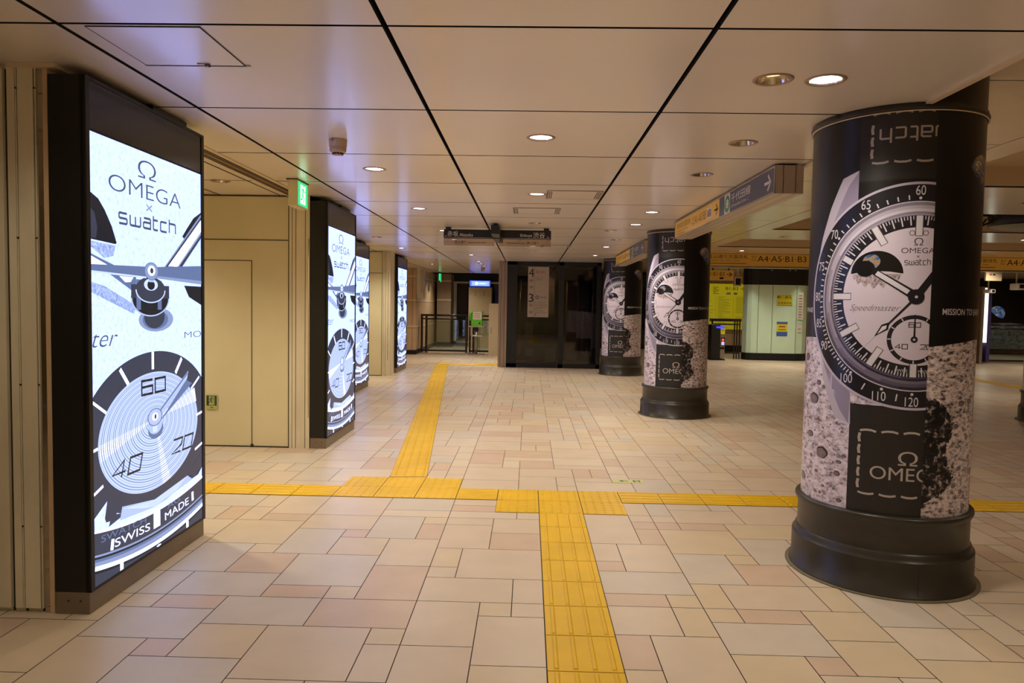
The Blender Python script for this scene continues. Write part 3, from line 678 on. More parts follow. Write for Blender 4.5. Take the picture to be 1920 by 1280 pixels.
    for v in (60, 65, 70, 75, 80, 85, 90, 100, 110, 120):
        a = ang(v) if v > 60 else PI/2; A.text(str(v), wh, 3, at=(c+.511*math.cos(a)-(.0 if v < 100 else 0), cz+.511*math.sin(a)), h=.046, sx=.72)
    # minute track and hour batons
    for k in range(180):
        a = PI/2+2*PI*k/180
        A.tick(c, cz, a, .372 if k % 3 else .345, .390, .004 if k % 3 else .006, wh, 3.2)
    for hr in range(12):
        a = PI/2-2*PI*hr/12; r0 = .295 if hr not in (10, 2) else .338
        A.tick(c, cz, a, r0-.003, .392, .036, line if hr not in (10,) else ink, 3.4); A.tick(c, cz, a, r0, .390, .028, wh, 3.6)
    for s_ in (-1, 1): A.ring(c+s_*.03, 1.785, .013, .013, .010, .010, line, 3.6, 20)
    # moonphase window
    mx, mz = -.249, 1.590
    A.poly([(mx+.118*math.cos(PI*i/40), mz+.112*math.sin(PI*i/40)) for i in range(41)]+[(mx-.06, mz+.01), (mx, mz+.013), (mx+.06, mz+.01)], blk, 3.8)
    A.poly([(mx+.11*math.cos(-PI*i/30), mz-.002+.06*math.sin(-PI*i/30)*(1+.25*math.sin(i*1.7))) for i in range(31)], rough, 3.7)
    A.disc(-.272, 1.650, .040, .036, earth, 4, 40); A.disc(-.298, 1.615, .044, .040, blk, 4.2, 40)
    # dial lettering
    A.text('Ω', line, 4, box=(-.090, -.050, 1.725, 1.762)); A.text('OMEGA', line, 4, box=(-.144, .004, 1.688, 1.714)); A.text('×', line, 4, at=(c, 1.672), h=.012)
    A.logo_word((-.127, -.013, 1.632, 1.662), .0036, line, 4); A.text('Speedmaster', line, 4, box=(-.362, -.139, 1.398, 1.438), shear=.45, thin=.014)
    A.text('SWISS', wh, 4, box=(-.150, -.095, 1.112, 1.126), rot=-.03); A.text('MADE', wh, 4, box=(-.047, .0, 1.110, 1.124))
    # small seconds
    sx, sz = -.071, 1.271
    A.disc(sx, sz, .119, .119, ink, 3.8, 60); A.disc(sx, sz, .100, .100, dial, 4, 60)
    for k in range(12): A.tick(sx, sz, 2*PI*k/12, .102, .117, .005, wh, 4)
    A.digits('60', sx-.026, sx+.026, 1.331, 1.353, .004, ink, 4.2); A.digits('40', sx-.082, sx-.028, 1.225, 1.247, .004, ink, 4.2); A.digits('20', sx+.028, sx+.082, 1.225, 1.247, .004, ink, 4.2)
    A.line([(sx, sz), (sx, 1.392)], .010, ink, 4.6, .005); A.disc(sx, sz, .016, .016, ink, 4.7, 24); A.disc(sx, sz, .006, .006, lt, 4.8, 12)
    # hands
    A.line([(c, cz), (-.266, 1.606)], .044, ink, 5, .030); A.line([(-.105, 1.500), (-.247, 1.594)], .022, wh, 5.2)
    A.line([(c, cz), (.10, 1.72)], .034, ink, 5); A.line([(c, cz), (-.20, 1.328)], .012, ink, 5.4, .008)
    A.poly([(-.180, 1.345), (-.188, 1.325), (-.250, 1.277), (-.205, 1.328)], ink, 5.4); A.poly([(-.185, 1.352), (-.185, 1.318), (-.245, 1.282), (-.215, 1.34)], ink, 5.4); A.poly([(-.192, 1.338), (-.194, 1.322), (-.232, 1.294), (-.212, 1.332)], wh, 5.6)
    A.line([(-.245, 1.282), (-.314, 1.204)], .006, wh, 5.6, .003)
    A.disc(c, cz, .037, .037, ink, 6, 40); A.disc(c, cz, .007, .007, lt, 6.2, 16)
    # tail of the neighbouring poster's line, seen on the far left
    Bq = Art()
    Bq.text('MISSION TO EARTHPHASE', wh, 1, box=(-1.06, -.632, 1.395, 1.420), thin=-.012)
    # right-hand poster: night sky, earth and lunar ground
    Cq = Art()
    Cq.rect(-.004, 1.275, .395, 2.40, blk, 0); Cq.poly([(-.004, .395), (1.275, .395), (1.275, 1.245), (.95, 1.25), (.6, 1.262), (.313, 1.272), (.12, 1.252), (-.004, 1.236)], moon2, .5); craters(Cq, 170, .15, .80, .40, 1.21, .034, .7)
    shade = ramp_mat('poster lunar rock', [(.43, (16, 15, 16)), (.52, (34, 31, 33)), (.57, (120, 108, 108)), (.64, (205, 188, 182))], 'noise', 36, .35, dist=.2, detail=15, stretch=(1, 1, 1))
    base = [(-.004, .985), (.05, .975), (.10, .93), (.145, .88), (.15, .80), (.10, .73), (.13, .66), (.17, .60), (.11, .53), (.06, .50), (-.004, .445)]
    pts = []
    for (xa, za), (xb, zb) in zip(base, base[1:]):
        for q in range(9): pts.append((max(-.004, xa+(xb-xa)*q/9+(rnd.uniform(-.016, .016) if q or xa > 0 else 0)), za+(zb-za)*q/9+rnd.uniform(-.012, .012)))
    pts.append(base[-1]); Cq.poly(pts, shade, .8)
    ex, ez, er = .30, 2.062, .118; P = []
    for i in range(41): a = -1.02+(2.75+1.02)*i/40; P.append((ex+er*math.cos(a), ez+er*math.sin(a)))
    p0, p1 = P[-1], P[0]
    for i in range(1, 20): t = i/20; bow = .030*math.sin(PI*t); P.append((p0[0]+(p1[0]-p0[0])*t+bow*.5, p0[1]+(p1[1]-p0[1])*t+bow))
    Cq.poly(P, earth, 1)
    Cq.text('MISSION TO EARTHPHASE', wh, 1, box=(.058, .500, 1.393, 1.424), thin=-.012); Cq.text('Only available', wh, 2.5, box=(.066, .215, .445, .465))
    return A, Bq, Cq
def make_columns():
    A, Bq, Cq = column_art()
    root = thing('round_column', 'wide round poster column in the right foreground with a watch advert', 'column', (1.94, 3.9, 0), 0, 'round columns wrapped in watch adverts')
    def wrap(x, y, k):      # bends the flat print round the shaft in narrow flat facets
        c = .03; i = math.floor(x/c+1e-4); t = x/c-i; r = R_+.0006+k*.0004
        a0 = -PI/2+i*c/R_; a1 = a0+c/R_
        return (r*(math.cos(a0)*(1-t)+math.cos(a1)*t), r*(math.sin(a0)*(1-t)+math.sin(a1)*t), y)
    b = B(); b.lathe([(.001, .38), (R_, .38), (R_, HH+.01), (.001, HH+.01)], M_COLBLK, 96); b.obj('shaft', root)
    prof = [(.456, .005), (.456, .012), (.445, .018), (.445, .175), (.443, .182), (.434, .188), (.434, .196), (.428, .202), (.428, .210), (.420, .216), (.418, .222),
            (.418, .352), (.424, .356), (.424, .362), (.432, .370), (.434, .382), (.431, .392), (.424, .398), (.400, .399)]
    prof = [(r, z*1.0) for r, z in prof]
    b = B(); b.lathe(prof, M_COLBASE, 96); 
    for a in (-1.62, .6, 2.4): b.box(.445*math.cos(a)-.001, .445*math.cos(a)+.001, .445*math.sin(a)-.001, .445*math.sin(a)+.001, .02, .17, M_SEAM)
    b.obj('base', root)
    b = B(); b.lathe([(.44, .0012), (.476, .0012), (.476, .006), (.44, .006)], mat('grey green floor ring', (112, 100, 72), .6, var=.2, scale=14), 96); b.obj('floor_ring', root)
    b = B(); b.lathe([(R_, H-.035), (R_+.012, H-.030), (R_+.014, H-.02), (R_+.008, H-.014), (R_+.008, H-.002), (R_, H)], M_COLBASE, 96)
    b.lathe([(R_+.004, H-.040), (R_+.012, H-.036), (R_+.004, H-.034)], M_TRIM, 96)
    b.lathe([(R_, HH-.004), (R_+.016, HH-.008), (R_+.016, HH)], M_TRIM, 64); b.obj('collar', root)
    o = A.build('watch_poster', wrap, root, clip=(-1.272, -.004), cuts=.03, round_=True)
    o2 = Bq.build('poster_line', wrap, root, cuts=.03, round_=True)
    o3 = Cq.build('night_sky_poster', wrap, root, cuts=.03, round_=True)
    dup(root, (1.95, 9.46, 0), 'round poster column standing beyond the foreground one, below the end of the overhead sign')
    dup(root, (1.95, 15.02, 0), 'farthest round poster column, beside the glass lift')
    dup(root, (6.97, 9.46, 0), 'round poster column cut off by the right edge of the photo', rz=.6)
make_columns()

# ------------------------------------------------------------------ ceiling downlights
ORD = ['nearest', 'second nearest', 'third nearest', 'fourth nearest', 'fifth nearest', 'sixth nearest', 'seventh nearest', 'eighth nearest', 'ninth nearest', 'tenth nearest']
def downlight_proto():
    g = 'round ceiling downlights'
    t = thing('downlight', 'x', 'downlight', (0, 0, 0), 0, g)
    b = B(); b.lathe([(.066, .0), (.070, -.004), (.082, -.005), (.087, -.001), (.087, .0)], mat('downlight rim', (168, 140, 112), .3, .2), 40); b.obj('trim_ring', t)
    b = B(); b.lathe([(.066, -.002), (.060, .02), (.052, .05)], mat('downlight reflector', (215, 205, 195), .12, .9), 40); b.obj('reflector', t)
    return t
PROTO = downlight_proto()
LENS_ON = mat('lit lamp glass', (255, 246, 250), .3, emit=9.0)
LENS_WARM = mat('warm lit lamp glass', (255, 205, 130), .3, emit=4.0)
LENS_OFF = mat('unlit lamp glass', (150, 135, 120), .2, .5)
def lens(m, r, z):
    b = B(); b.lathe([(.0005, z-.004), (r*.6, z-.003), (r, z)], m, 32); return b.mesh('lamp_glass')
LM = {1: lens(LENS_ON, .066, .004), 2: lens(LENS_WARM, .056, .03), 0: lens(LENS_OFF, .045, .045)}
def spot(name, loc, watts, parent=None, size=1.0, col=WARM, angle=2.5, blend=.75):
    l = bpy.data.lights.new(name, 'SPOT'); l.energy = watts; l.color = col; l.spot_size = angle; l.spot_blend = blend; l.shadow_soft_size = .06
    o = bpy.data.objects.new(name, l); COL.objects.link(o); o.location = loc
    if parent: o.parent = parent
    return o
used_first = False
def downlight(x, y, z, state, label, watts=None):
    global used_first
    if not used_first: t = PROTO; t.location = (x, y, z); t['label'] = label; used_first = True
    else: t = dup(PROTO, (x, y, z), label, skip=('lamp_glass', 'lamp'))
    o = bpy.data.objects.new('lamp_glass', LM[state]); COL.objects.link(o); o.parent = t
    if state: spot('lamp', (0, 0, -.012), LAMP*(1.12 if y > 5 else .62)*(1 if state == 1 else .5) if watts is None else watts, t)
for nm, x, L in ROWS:
    for k, (y, st) in enumerate(L):
        downlight(x, y, H, st, f"{['unlit','lit','dim warm'][st]} round downlight, {ORD[k]} {nm}" if len(L) > 1 else f'lit round downlight {nm}')
downlight(-2.611, 5.988, H, 0, 'unlit round downlight in the ceiling of the side passage')
downlight(-2.43, 22.3, H, 1, 'lit round downlight above the far glass fence')
for k, (x, y, st) in enumerate(HALLSEEN):
    downlight(x, y, HH, st, ['unlit downlight in the hall ceiling strip before the amber gate sign', 'unlit downlight in the hall ceiling right of the foreground column', 'lit downlight in the hall ceiling right of the foreground column'][k], 80)
# downlights added to brighten the near concourse, the side passages and the hall
for x, y, w in NEAR_FILL: downlight(x, y, H, 1, 'unseen round downlight added around the viewer as fill light', w)
for x, y, w in PASSAGE_FILL: downlight(x, y, H, 1, 'unseen round downlight added inside the side passage to brighten it', w)
for x, y, w in HALL_FILL: downlight(x, y, HH, 1, 'round downlight added to the wide hall ceiling as fill light', w)
spot('hall_spot', (6.1, 19.72, 2.45), 22, col=(.95, 1, .82), angle=1.2); spot('hall_spot', (7.5, 19.72, 2.45), 22, col=(.95, 1, .82), angle=1.2)
spot('far_fill', (-1.8, 21.2, 2.38), 60, col=(1, .85, .65)); spot('far_fill', (-2.6, 25.0, 2.38), 6)  # fill spots without a fitting, added to lift the far left end

# ------------------------------------------------------------------ ceiling fittings
def frame_lines(b, x0, x1, y0, y1, z, w, m):
    b.box(x0, x1, y0, y0+w, z-.0015, z+.003, m); b.box(x0, x1, y1-w, y1, z-.0015, z+.003, m); b.box(x0, x0+w, y0, y1, z-.0015, z+.003, m); b.box(x1-w, x1, y0, y1, z-.0015, z+.003, m)
t = thing('access_hatch', 'square access hatch in the ceiling above the nearest screen', 'hatch', (-1.44, 2.86, H))
b = B(); b.box(-.212, .212, -.212, .212, -.003, -.001, M_CEIL); frame_lines(b, -.215, .215, -.215, .215, -.002, .004, M_SEAM); b.obj('panel', t)
b = B(); b.cyl((.06, .19, -.012), .012, .012, M_STEEL, 16); b.box(.02, .05, .176, .186, -.006, -.002, mat('orange tape', (190, 130, 90), .6)); b.box(-.22, .235, .205, .222, -.003, -.0015, mat('smudged paint', (176, 156, 140), .6, var=.3, scale=40)); b.obj('latch', t)
for k, (x, y, l) in enumerate(((.385, 6.48, 'long slot vent in the ceiling beside the second middle downlight'), (.064, 7.6, 'faint slot vent in the ceiling one panel beyond the first vent'), (.43, 12.0, 'small slot vent in the ceiling past the hanging sign'))):
    t = thing('ceiling_vent', l, 'vent', (x, y, H), 0, 'slot vents in the ceiling')
    b = B(); b.box(-.24, .24, -.23, .23, -.004, -.001, M_CEIL); frame_lines(b, -.245, .245, -.235, .235, -.003, .006, mat('vent grime', (92, 74, 58), .7)); b.obj('cover', t)
    for s_ in (-1, 1):
        b = B()
        for q in range(3): b.box(s_*.215-.022+.016*q, s_*.215-.014+.016*q, -.2, .2, -.0055, -.003, mat('vent slot brown', (74, 60, 48), .7))
        b.obj('slot_group', t)
def detector(x, y, z, label):
    t = thing('smoke_detector', label, 'smoke detector', (x, y, z), 0, 'smoke detectors')
    m = mat('detector plastic', (190, 160, 130), .4)
    b = B(); b.lathe([(.001, 0), (.056, 0), (.056, -.002), (.054, -.046), (.001, -.046)], m, 36); b.cyl((-.02, -.052, -.018), .008, .016, m, 12); b.obj('mounting_base', t)
    b = B(); b.lathe([(.052, -.046), (.048, -.052), (.052, -.056), (.050, -.072), (.040, -.080), (.030, -.082), (.001, -.082)], m, 36)
    for k in range(10): a = 2*PI*k/10; b.box(.03*math.cos(a)-.004, .03*math.cos(a)+.004, .03*math.sin(a)-.004, .03*math.sin(a)+.004, -.092, -.081, M_SEAM)
    b.lathe([(.001, -.094), (.030, -.094), (.030, -.090), (.001, -.090)], m, 24); b.obj('sensor_head', t)
detector(-1.195, 4.43, H, 'round smoke detector on the ceiling above the second screen')
detector(-1.25, 19.2, H, 'distant cream smoke detector on the ceiling before the blue lit sign')
# green emergency exit sign hung by the passage
t = thing('exit_sign', 'green lit running man exit sign hanging at the side passage', 'exit sign', (-1.9, 5.83, 0))
b = B(); b.box(-.075, .0, -.012, .272, 2.185, H-.006, M_CREAM, .003); b.box(-.09, .006, -.02, .278, H-.008, H-.001, M_BLACK); b.obj('case', t)
G = mat('exit green', (40, 190, 110), .3, emit=1.6); Wt = mat('exit white', (225, 255, 240), .3, emit=1.8)
A = Art(); A.rect(0, .25, 2.195, 2.39, G, 0); A.rect(.06, .19, 2.215, 2.37, Wt, 1)
def running_man(A, cx, cy, s, m, k):
    A.disc(cx+.10*s, cy+.36*s, .075*s, .075*s, m, k, 20); A.line([(cx+.05*s, cy+.26*s), (cx-.04*s, cy)], .13*s, m, k)
    A.line([(cx-.04*s, cy), (cx+.12*s, cy-.12*s), (cx+.08*s, cy-.34*s)], .085*s, m, k); A.line([(cx-.04*s, cy), (cx-.12*s, cy-.2*s), (cx-.3*s, cy-.24*s)], .085*s, m, k)
    A.line([(cx+.06*s, cy+.22*s), (cx+.2*s, cy+.1*s), (cx+.3*s, cy+.16*s)], .06*s, m, k); A.line([(cx+.02*s, cy+.22*s), (cx-.14*s, cy+.18*s), (cx-.2*s, cy+.04*s)], .06*s, m, k)
running_man(A, .125, 2.295, .2, G, 2)
A.build('lit_face', lambda x, y, k: (.001+k*.0004, .005+x, y), t)
# luminous exit plate low on the passage wall
t = thing('wall_sign', 'small pale green running man sign low on the cream wall', 'sign', (-3.085, 6.745, 0))
A = Art(); A.rect(0, .112, .36, .50, mat('luminous plate', (176, 180, 110), .5), 0); A.rect(.008, .085, .395, .49, mat('plate dark green', (38, 62, 44), .5), 1); A.rect(.088, .106, .395, .49, mat('plate dark green'), 1)
A.rect(.03, .08, .40, .485, mat('luminous plate'), 1.5); running_man(A, .052, .447, .085, mat('plate dark green'), 2); A.rect(.045, .07, .372, .38, mat('plate dark green'), 1)
b = B(); b.box(0, .112, .002, .008, .36, .50, M_WHITE); b.obj('plate', t); A.build('pictogram', lambda x, y, k: (x, .0015-k*.0004, y), t)
# floor arrows
def floor_sign(x, y, label):
    A = Art(); A.rect(0, .25, 0, .115, mat('floor sticker', (206, 204, 140), .5), 0); g = mat('sticker green', (60, 92, 60), .5)
    A.poly([(.045, .058), (.085, .09), (.085, .026)], g, 1); A.rect(.085, .125, .05, .066, g, 1); A.rect(.165, .18, .03, .09, g, 1); running_man(A, .195, .06, .06, g, 1); A.rect(.21, .222, .03, .09, g, 1)
    o = A.build('floor_sign', lambda u, v, k: (x+u, y+v, .0012+k*.0003), None); tag(o, label, 'floor sign')
floor_sign(.703, 5.675, 'pale green exit arrow sticker on the floor by the yellow cross path')
floor_sign(.73, 13.1, 'distant pale exit arrow sticker on the floor near the lift')

# ------------------------------------------------------------------ overhead box signs
def arrow(A, cx, cy, s, m, k, d=1):
    w = .16*s
    A.rect(min(cx-.5*s*d, cx+.45*s*d), max(cx-.5*s*d, cx+.45*s*d), cy-w/2, cy+w/2, m, k)
    A.line([(cx+.05*s*d, cy+.42*s), (cx+.5*s*d, cy), (cx+.05*s*d, cy-.42*s)], w, m, k)
def box_sign(y0, y1, label):
    L = y1-y0; Zb, Zt = 2.20, 2.392; h = Zt-Zb
    t = thing('direction_sign', label, 'direction sign', (1.67, y0, 0), 0, 'overhead box signs beside the columns')
    b = B(); b.box(.0, .05, 0, L, Zb, Zt, M_GREY); b.box(.056, .135, 0, L, Zb, Zt, M_GREY); b.box(.141, .19, 0, L, Zb, Zt, M_GREY); b.box(.01, .18, .01, L-.01, Zb+.01, Zt-.01, M_SEAM)
    b.box(.03, .16, .05, L-.05, Zt, H, M_BLACK); b.obj('case', t)
    b = B(); e = .014; b.box(-.006, 0, 0, L, Zb, Zb+e, M_STEEL); b.box(-.006, 0, 0, L, Zt-e, Zt, M_STEEL); b.box(-.006, 0, 0, e, Zb, Zt, M_STEEL); b.box(-.006, 0, L-e, L, Zb, Zt, M_STEEL); b.obj('face_frame', t)
    # face reads from the far end (left) to the near end (right): u = L - y
    A = Art(); sp = L*.57
    A.rect(e, sp, Zb+e, Zt-e, M_SIGNY, 0); A.rect(sp, L-e, Zb+e, Zt-e, M_SIGNB, 0)
    zc = (Zb+Zt)/2; k = 1
    A.text('表参道方面改札', M_INK, k, box=(.10, .80, zc-.005, zc+.06)); A.text('Omotesando Ave. Gate', M_INK, k, box=(.10, .66, zc-.04, zc-.018)); A.rect(.10, .5, zc-.065, zc-.058, M_INK, k)
    A.text('出口', M_INK, k, box=(.86, .96, zc+.01, zc+.05)); A.text('Exit', M_INK, k, box=(.86, .96, zc-.035, zc-.005)); A.text('A1-A3·B5', M_INK, k, box=(.98, 1.44, zc-.035, zc+.045))
    A.rect(1.47, 1.64, zc-.05, zc+.055, M_WINK, k); A.rect(1.49, 1.53, zc-.03, zc+.035, mat('sign red', (170, 60, 50), .5), k+1); A.disc(1.565, zc+.025, .016, .012, M_INK, k+1, 16); A.rect(1.55, 1.58, zc-.035, zc+.01, M_INK, k+1); A.disc(1.61, zc+.02, .014, .012, M_INK, k+1, 16); A.rect(1.598, 1.622, zc-.035, zc+.005, M_INK, k+1)
    arrow(A, 1.80, zc, .115, M_INK, k)
    u = sp+.17; A.rect(u, u+.17, zc-.083, zc+.083, M_WINK, k); A.ring(u+.085, zc, .080, .072, .042, .038, M_GRN, k+1, 40); A.text('C', M_GRN, k+1, at=(u+.085, zc), h=.045)
    A.text('千代田線', M_WINK, k, box=(u+.20, u+.72, zc-.01, zc+.06)); A.text('Chiyoda Line', M_WINK, k, box=(u+.20, u+.62, zc-.055, zc-.025)); A.text('C', M_WINK, k, at=(u+.67, zc-.04), h=.025)
    arrow(A, L-.16, zc, .13, M_WINK, k)
    A.build('sign_face', lambda x, y, q: (-.0015-q*.0006, L-x, y), t)
    return t
s1 = box_sign(4.97, 8.32, 'long amber and slate overhead direction sign right of the middle, nearest one')
dup(s1, (1.67, 10.55, 0), 'second amber and slate overhead sign between the two farther columns')
# amber gate sign spanning the hall
def gate_sign(x0, x1, label):
    t = thing('gate_sign', label, 'direction sign', (x0, 15.8, 0), 0, 'amber gate signs across the hall'); L = x1-x0
    b = B(); b.box(0, L, .0, .18, 2.345, HH-.004, M_GREY); b.obj('case', t)
    b = B(); b.box(0, L, -.03, .2, 2.315, 2.345, M_STEEL, .004); b.obj('lower_rail', t)
    A = Art(); z0, z1 = 2.355, HH-.006; A.rect(0, L, z0, z1, mat('amber gate film', (214, 140, 48), .35, emit=.22), 0)
    A.text('青山通り方面改札', M_INK, 1, box=(.12, 1.0, 2.51, 2.595)); A.text('Aoyama-dori Ave. Gate', M_INK, 1, box=(.12, .82, 2.45, 2.485)); A.rect(.12, .95, 2.40, 2.415, mat('amber ink', (120, 74, 30), .5), 1)
    A.text('出口', M_INK, 1, box=(1.07, 1.17, 2.53, 2.585)); A.text('Exit', mat('amber ink'), 1, box=(1.07, 1.17, 2.47, 2.51)); A.text('A4·A5·B1·B3', M_INK, 1, box=(1.20, 2.26, 2.455, 2.58))
    A.rect(2.32, 2.44, 2.44, 2.56, M_WINK, 1)
    for q in range(3): A.rect(2.335, 2.425, 2.455+.035*q, 2.475+.035*q, M_INK, 2)
    A.rect(2.46, 2.57, 2.44, 2.56, M_WINK, 1); A.rect(2.475, 2.57, 2.46, 2.545, M_INK, 2)
    A.build('sign_face', lambda x, y, q: (x, -.0008-q*.0006, y), t); return t
g1 = gate_sign(3.78, 6.6, 'long amber gate sign seen between the foreground and second columns')
dup(g1, (9.15, 15.8, 0), 'long amber gate sign right of the foreground column')
t = thing('exit_arrow_sign', 'small amber sign with a right arrow hanging by the yellow board', 'direction sign', (4.52, 18.2, 0))
b = B(); b.box(0, .63, 0, .08, 2.13, 2.38, M_GREY); b.box(.1, .13, .03, .05, 2.38, HH, M_RAIL); b.box(.5, .53, .03, .05, 2.38, HH, M_RAIL); b.obj('case', t)
A = Art(); A.rect(0, .63, 2.13, 2.38, MATS['amber gate film'], 0); A.text('出口', M_INK, 1, box=(.03, .1, 2.26, 2.33)); A.text('B1·B3', M_INK, 1, box=(.12, .40, 2.24, 2.34)); arrow(A, .52, 2.28, .13, M_INK, 1); A.rect(.28, .38, 2.16, 2.21, M_INK, 1)
A.build('sign_face', lambda x, y, q: (x, -.0008-q*.0006, y), t)
t = thing('pictogram_sign', 'small cream sign hanging right of the foreground column', 'direction sign', (11.05, 17.6, 0))
b = B(); b.box(0, .38, 0, .06, 2.2, 2.47, M_BEIGE, .004); b.box(.15, .19, .02, .04, 2.47, HH, M_RAIL); b.obj('case', t)
A = Art(); A.rect(.08, .14, 2.33, 2.37, MATS['sign red'], 1); A.rect(.16, .22, 2.33, 2.37, M_SIGNB, 1); A.build('pictogram', lambda x, y, q: (x, -.001-q*.0006, y), t)

# crossed street-name sign hung from the ceiling
t = thing('street_sign', 'crossed black street name sign hanging under the middle of the ceiling', 'street sign', (-.43, 9.3, 0))
b = B(); b.box(-.69, .70, -.02, .02, 2.262, 2.376, M_BLACK, .002); b.obj('cross_arm', t)
b = B(); b.box(-.05, .05, -.55, .75, 2.272, 2.380, M_BLACK, .002); b.obj('long_arm', t)
b = B()
for x in (-.63, .64): b.box(x-.035, x+.035, -.02, .02, 2.376, H, M_BLACK)
b.box(-.02, .02, -.45, -.41, 2.38, H, M_BLACK); b.box(-.02, .02, .6, .64, 2.38, H, M_BLACK); b.obj('hangers', t)
clear = glass('acrylic plate', (226, 214, 200), .25)
b = B(); b.box(-.69, -.03, -.004, .004, 2.170, 2.262, clear); b.box(.03, .70, -.004, .004, 2.170, 2.262, clear); b.obj('acrylic_plate', t)
A = Art(); z = 2.32
A.text('赤坂', M_WINK, 1, box=(-.64, -.50, 2.285, 2.355)); A.text('Akasaka', M_WINK, 1, box=(-.485, -.31, 2.288, 2.328)); A.text('Shibuya', M_WINK, 1, box=(.30, .455, 2.282, 2.328)); A.text('渋谷', M_WINK, 1, box=(.47, .62, 2.280, 2.352))
A.rect(-.66, -.06, 2.270, 2.273, M_WINK, 1); A.rect(.06, .67, 2.270, 2.273, M_WINK, 1); A.line([(-.68, 2.272), (-.65, 2.30)], .005, M_WINK, 1); A.line([(.68, 2.272), (.65, 2.30)], .005, M_WINK, 1)
A.text('青山通り', M_INK, -26, box=(-.55, -.40, 2.195, 2.235)); A.text('Aoyama-dori Ave.', M_INK, -26, box=(-.375, -.14, 2.197, 2.222)); A.text('Aoyama-dori Ave.', M_INK, -26, box=(.13, .365, 2.197, 2.222)); A.text('青山通り', M_INK, -26, box=(.39, .54, 2.195, 2.235))
A.build('lettering', lambda x, y, q: (x, -.0205-q*.0005, y), t)

# ------------------------------------------------------------------ glass lift
t = thing('glass_lift', 'dark glass lift shaft beside the farthest column', 'lift', (-.69, 16.2, 0))
b = B(); b.box(0, .13, 0, .16, 0, H-.002, M_PINK); b.box(.05, .056, -.003, .02, 0, H-.002, M_SEAM); b.box(.135, .19, .01, .16, 0, H-.002, M_PINK); b.obj('steel_post', t)
b = B()
for x0, x1 in ((.19, .42), (1.36, 1.48), (2.22, 2.32)): b.box(x0, x1, .0, .12, 0, H-.002, M_BLACK, .004)
b.box(.19, 2.32, 0, .12, H-.075, H-.002, M_BLACK); b.box(.19, 2.32, 0, .12, 0, .09, M_BLACK); b.obj('front_frame', t); b = B(); b.box(2.22, 2.32, .12, 2.2, 0, .08, M_BLACK); b.box(2.22, 2.32, .12, 2.2, H-.08, H-.002, M_BLACK); b.box(2.22, 2.32, 2.1, 2.2, 0, H-.002, M_BLACK); b.obj('side_frame', t); b = B(); b.box(.19, .29, 2.1, 2.2, 0, H-.002, M_BLACK); b.obj('rear_post', t)
for k, (x0, x1) in enumerate(((.42, 1.36), (1.48, 2.22))): b = B(); b.box(x0, x1, .05, .06, .09, H-.075, M_GLASSD); b.obj('glass_pane', t)
b = B(); b.box(2.26, 2.27, .12, 2.1, .08, H-.08, M_GLASSD); b.obj('glass_pane', t)
b = B(); b.box(.2, 2.2, 2.12, 2.18, .0, H-.002, mat('lift shaft brown', (92, 76, 62), .5)); b.box(.25, .29, .5, 2.1, .1, H-.1, M_BLACK); b.box(1.60, 1.86, .95, 1.2, .1, 1.98, M_BEIGE); b.box(1.5, 2.05, 1.0, 1.2, 2.05, 2.25, M_STONE2); b.box(.9, 1.32, 1.5, 1.7, 1.2, H-.1, M_STONE2); b.box(.95, 1.35, 1.2, 1.7, 1.02, 1.1, M_BLACK); b.box(1.95, 1.99, .7, .8, .3, 1.5, M_STEEL); b.tube([(.5, .2, .3), (.5, .2, 2.0)], .012, M_STEEL); b.tube([(2.15, .4, .4), (2.17, .4, 1.7)], .014, M_STEEL); b.obj('lift_works', t)
b = B(); b.box(.62, .80, .35, .4, .55, 1.02, M_BEIGE); b.box(.62, .80, .35, .4, .25, .42, M_BEIGE); b.box(1.08, 1.32, .3, .36, .12, .42, M_WHITE); b.cyl((1.14, .295, .40), .008, .01, M_SEAM, 8, 'y'); b.obj('boxes', t)
spot('lift_fill', (1.1, 1.0, H-.12), 22, t, angle=2.8)  # fill light added inside the dark shaft, no fitting
A = Art(); lp = mat('lift panel', (176, 160, 140), .4); gy = mat('lift grey ink', (110, 98, 88), .5); pu = mat('route purple', (70, 56, 110), .5); og = mat('route orange', (190, 110, 70), .5)
A.rect(0, .475, 1.15, 2.29, lp, 0); A.rect(.145, .15, 1.15, 2.29, M_INK, 1); A.text('4', M_INK, 1, box=(.02, .135, 2.06, 2.25)); A.text('3', M_INK, 1, box=(.02, .13, 1.49, 1.68))
for zz in (1.98, 1.83, 1.42, 1.265): A.ring(.075, zz, .045, .045, .039, .039, gy, 1, 24); A.rect(.05, .10, zz-.015, zz+.015, gy, 1)
A.disc(.215, 2.17, .035, .035, og, 1, 24); A.text('銀座線', gy, 1, box=(.27, .38, 2.15, 2.195)); A.text('改札口', gy, 1, box=(.17, .34, 2.02, 2.055)); A.rect(.17, .32, 1.99, 2.0, gy, 1)
A.ring(.215, 1.60, .04, .04, .024, .024, pu, 1, 24); A.text('半蔵門線', pu, 1, box=(.265, .42, 1.58, 1.62)); A.text('二子玉川', gy, 1, box=(.17, .38, 1.46, 1.495)); A.text('中央林間方面', gy, 1, box=(.17, .44, 1.40, 1.44)); A.rect(.17, .43, 1.365, 1.373, gy, 1); A.rect(.17, .33, 1.335, 1.343, gy, 1); A.text('渋谷方面', gy, 1, box=(.17, .36, 1.27, 1.305)); A.rect(.17, .42, 1.245, 1.253, gy, 1); A.rect(.17, .2, 1.19, 1.22, mat('teal mark', (60, 110, 110), .5), 1)
A.build('floor_guide', lambda x, y, q: (.66+x, .044-q*.0006, y), t)

